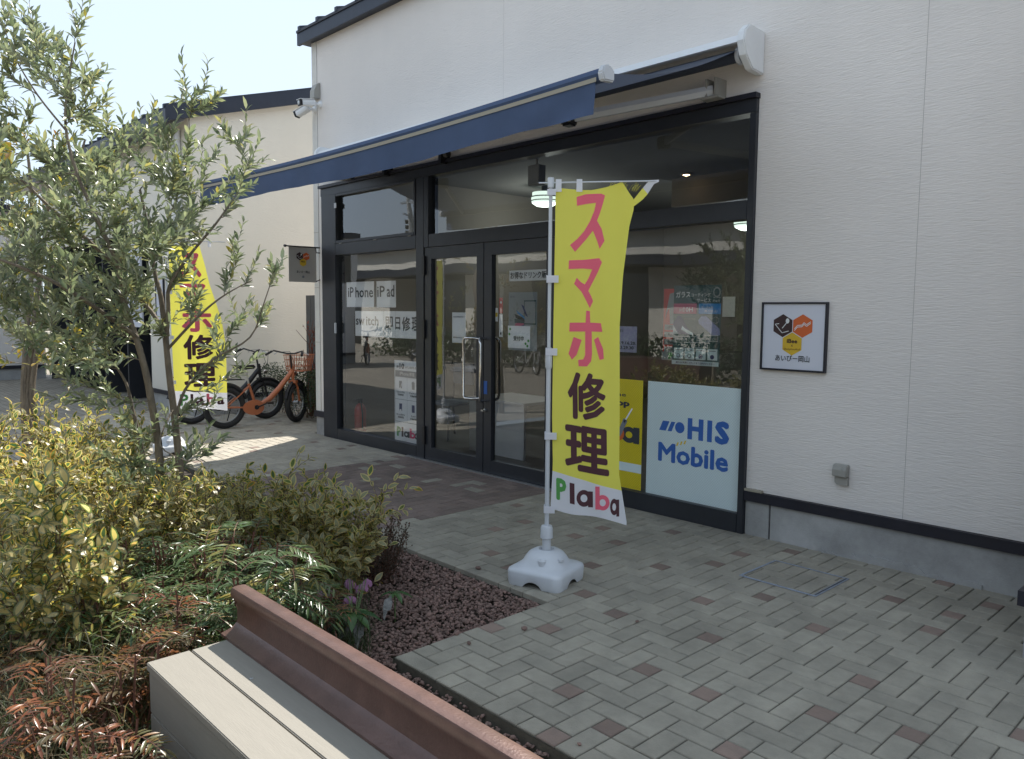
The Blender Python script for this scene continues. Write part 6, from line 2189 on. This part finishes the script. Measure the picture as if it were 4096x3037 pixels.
# fallen leaves on gravel
LV = Leaves()
for _ in range(150):
    x, y = rng.uniform(-4.6, -3.0), rng.uniform(1.5, 3.05)
    a = rng.uniform(0, 6.28)
    LV.add((x, y, -.035), (math.cos(a), math.sin(a), .1), tuple(Vector((0, 0, 1))+rv3(.4)), rng.uniform(.02, .045), rng.uniform(.3, 1), rng.uniform(.3, .9))
kind(link(bpy.data.objects.new('fallen_leaves', LV.mesh('fallen_leaves', T_lance(.35), [M['grass_blade']]))), 'stuff')

# dark twiggy shrub at the gravel's far corner
c = on_ground(1500, 2290)
c.z = -.05
tg = thing('twiggy_shrub', 'dark fine twigged low shrub with tiny dull leaves at the gravel edge', 'shrub', tuple(c))
tw, LV = MB(), Leaves()
H = .50
for k in range(120):
    a, rr = rng.uniform(0, 6.28), .23*math.sqrt(rng.random())
    e = Vector((rr*math.cos(a)*1.1, rr*math.sin(a), H*rng.uniform(.5, 1.0)*(1-.3*(rr/.23)**2)))
    pts = curve(Vector((e.x*.35, e.y*.35, 0)), e, n=4, wob=.2)
    tw.tube(pts, [.0022, .002, .0016, .0012, .0008], 3, caps=False)
    leafy(LV, pts, .25, 26, .016, ang=1.0, wf=1.4)
kind(tw.build('twigs', M['twig_red'], tg), 'stuff')
LV.build('foliage', T_small(.6), [M['dark_leaf']], tg)

# hellebore: fingered leaves, withered leaves, nodding mauve flowers
def helle(label, leaves, flowers, dead):
    p0 = leaves[0][0]
    t = thing('hellebore', label, 'flowering plant', (p0.x, p0.y, -.05), 0, 'hellebores behind the rail')
    o = Vector((p0.x, p0.y, -.05))
    root = Vector((0, 0, 0))
    for p, r, n, tilt in leaves:
        q = p-o
        stk = MB().tube(curve(root, q, n=4), .004, 5)
        stk.build('stalk', M['stalk'], t)
        for k in range(n):
            a = tilt+(-2.3+4.6*k/(n-1))
            LV = Leaves()
            ax = Vector((math.cos(a), math.sin(a), .10-.25*abs(math.sin(k*2))))
            LV.P.append(tuple(q)); LV.A.append(tuple(ax)); LV.N.append((0, 0, 1)); LV.S.append(r*rng.uniform(.85, 1.1)); LV.W.append(1); LV.R.append(rng.random())
            link(bpy.data.objects.new('leaf', LV.mesh('leaf', T_lance(.36, .06, .30), [M['hell_leaf']])), t)
    for p, r, a in dead:
        mb = MB()
        q = p-o
        for i in range(5):
            for s in (-1, 1):
                u = i/4
                mb.v.append((q.x+math.cos(a)*r*u+s*r*.22*math.sin(math.pi*min(.95, u+.1))*-math.sin(a), q.y+math.sin(a)*r*u+s*r*.22*math.sin(math.pi*min(.95, u+.1))*math.cos(a), q.z-r*.75*u+.012*math.sin(i*2.3+s)))
        for i in range(4):
            mb.f.append((i*2, i*2+1, i*2+3, i*2+2))
        mb.build('withered_leaf', M['dead_leaf'], t)
    for p in flowers:
        q = p-o
        MB().tube(curve(root, q+Vector((0, 0, .015)), lift=-.15, n=4), .0025, 5).build('stalk', M['stalk'], t)
        mb = MB()
        for k in range(5):
            a = k*2*math.pi/5+.3
            ca, sa = math.cos(a), math.sin(a)
            R2 = [(0.0, .012, 0), (.018, -.004, .015), (.026, -.022, .014), (.026, -.036, 0)]
            b = len(mb.v)
            for rr, zz, ww in R2:
                mb.v += [(q.x+rr*ca-ww*sa, q.y+rr*sa+ww*ca, q.z+zz), (q.x+rr*ca+ww*sa, q.y+rr*sa-ww*ca, q.z+zz)]
            for i in range(3):
                mb.f.append((b+i*2, b+i*2+1, b+i*2+3, b+i*2+2))
        mb.build('flower', M['petal'], t, smooth=True)
def hp(x, y, z):
    return on_ground(x, y, z)
helle('hellebore with drooping mauve flowers and large fingered leaves by the rail', [(hp(1412, 2455, .13), .15, 7, -.6), (hp(1330, 2440, .10), .12, 5, 2.0)],
      [hp(1395, 2322, .17), (hp(1405, 2330, .16)), hp(1452, 2340, .16), hp(1468, 2322, .17), hp(1440, 2345, .155), hp(1268, 2370, .16), hp(1290, 2365, .16), hp(1310, 2362, .16), hp(1392, 2392, .14), hp(1408, 2390, .14)],
      [(hp(1400, 2475, .10), .13, -1.2), (hp(1440, 2480, .10), .12, -.7), (hp(1370, 2470, .10), .12, -2.0)])
helle('small hellebore with one pale withered hanging leaf out on the gravel', [(hp(1580, 2372, .11), .09, 6, .3)], [], [(hp(1560, 2385, .11), .11, -.9)])

# hedge and bare red-leaved shrubs near the gate
hg = thing('low_hedge', 'low dark green clipped hedge behind the bicycles', 'hedge', (-10.55, 5.78, 0))
LV = Leaves()
for _ in range(6500):
    fx, fy, fz = rng.uniform(-1.2, 1.25), rng.uniform(-.16, .22), rng.random()**.6
    if rng.random() < .5:
        fy = -.16+rng.normal()*.02
    h = .66+.05*math.sin(fx*5)+.04*math.sin(fx*13)
    a = rng.uniform(0, 6.28)
    LV.add((fx, fy+rng.normal()*.02, .06+fz*h), (math.cos(a), math.sin(a)-.3, rng.uniform(-.2, .9)), tuple(Vector((0, -.6, .7))+rv3(.5)), rng.uniform(.022, .036), 1)
LV.build('foliage', T_lance(.5), [M['hedge_leaf']], hg)
tw = MB()
for k in range(40):
    x = rng.uniform(-1.15, 1.2)
    tw.tube(curve(Vector((x, .02, 0)), Vector((x+rng.normal()*.1, rng.normal()*.08, .55)), n=3), .006, 4, caps=False)
kind(tw.build('stems', M['twig'], hg), 'stuff')
for q, (x, y, H, lb, nst) in enumerate(((-10.75, 5.95, 1.45, 'bare stemmed shrub with a few red leaves, left one by the gate', 7), (-10.0, 5.95, 1.55, 'bare stemmed shrub with dull red leaves in front of the gate', 9), (-9.55, 5.8, 1.25, 'bare stemmed shrub with a few red leaves against the shop corner', 6))):
    s_ = thing('red_leaved_shrub', lb, 'shrub', (x, y, 0), 0, 'bare red leaved shrubs by the gate')
    tw, LV = MB(), Leaves()
    for k in range(nst):
        e = Vector((rng.normal()*.20, rng.normal()*.10, H*rng.uniform(.7, 1.05)))
        pts = curve(Vector((e.x*.2, e.y*.2, 0)), e, lift=-.04, n=5, wob=.12)
        tw.tube(pts, [.011, .010, .008, .007, .005, .003], 5, caps=False)
        for j in range(3):
            i = rng.integers(2, 5)
            e2 = pts[i]+Vector((rng.normal()*.14, rng.normal()*.08, rng.uniform(.10, .3)))
            sp = curve(pts[i], e2, n=3)
            tw.tube(sp, [.005, .004, .003, .002], 4, caps=False)
            leafy(LV, sp, .5, 4 if q else 3, .055, ang=1.0)
    kind(tw.build('stems', M['twig_red'], s_), 'stuff')
    LV.build('foliage', T_lance(.45), [M['red_leaf']], s_)
# clipped mass of low evergreens under the courtyard tree (in the reflections)
LV = Leaves()
for _ in range(7000):
    x, y = rng.uniform(-24, -6), -5.9+rng.normal()*.35
    LV.add((x, y, rng.random()*1.0), tuple(rv3()), tuple(Vector((0, 0, 1))+rv3(.5)), rng.uniform(.10, .17), 1)
hd = link(bpy.data.objects.new('courtyard_hedge', LV.mesh('courtyard_hedge', T_lance(.5), [M['hedge_leaf']])))
tag(hd, 'low evergreen hedge along the far side of the courtyard', 'hedge')
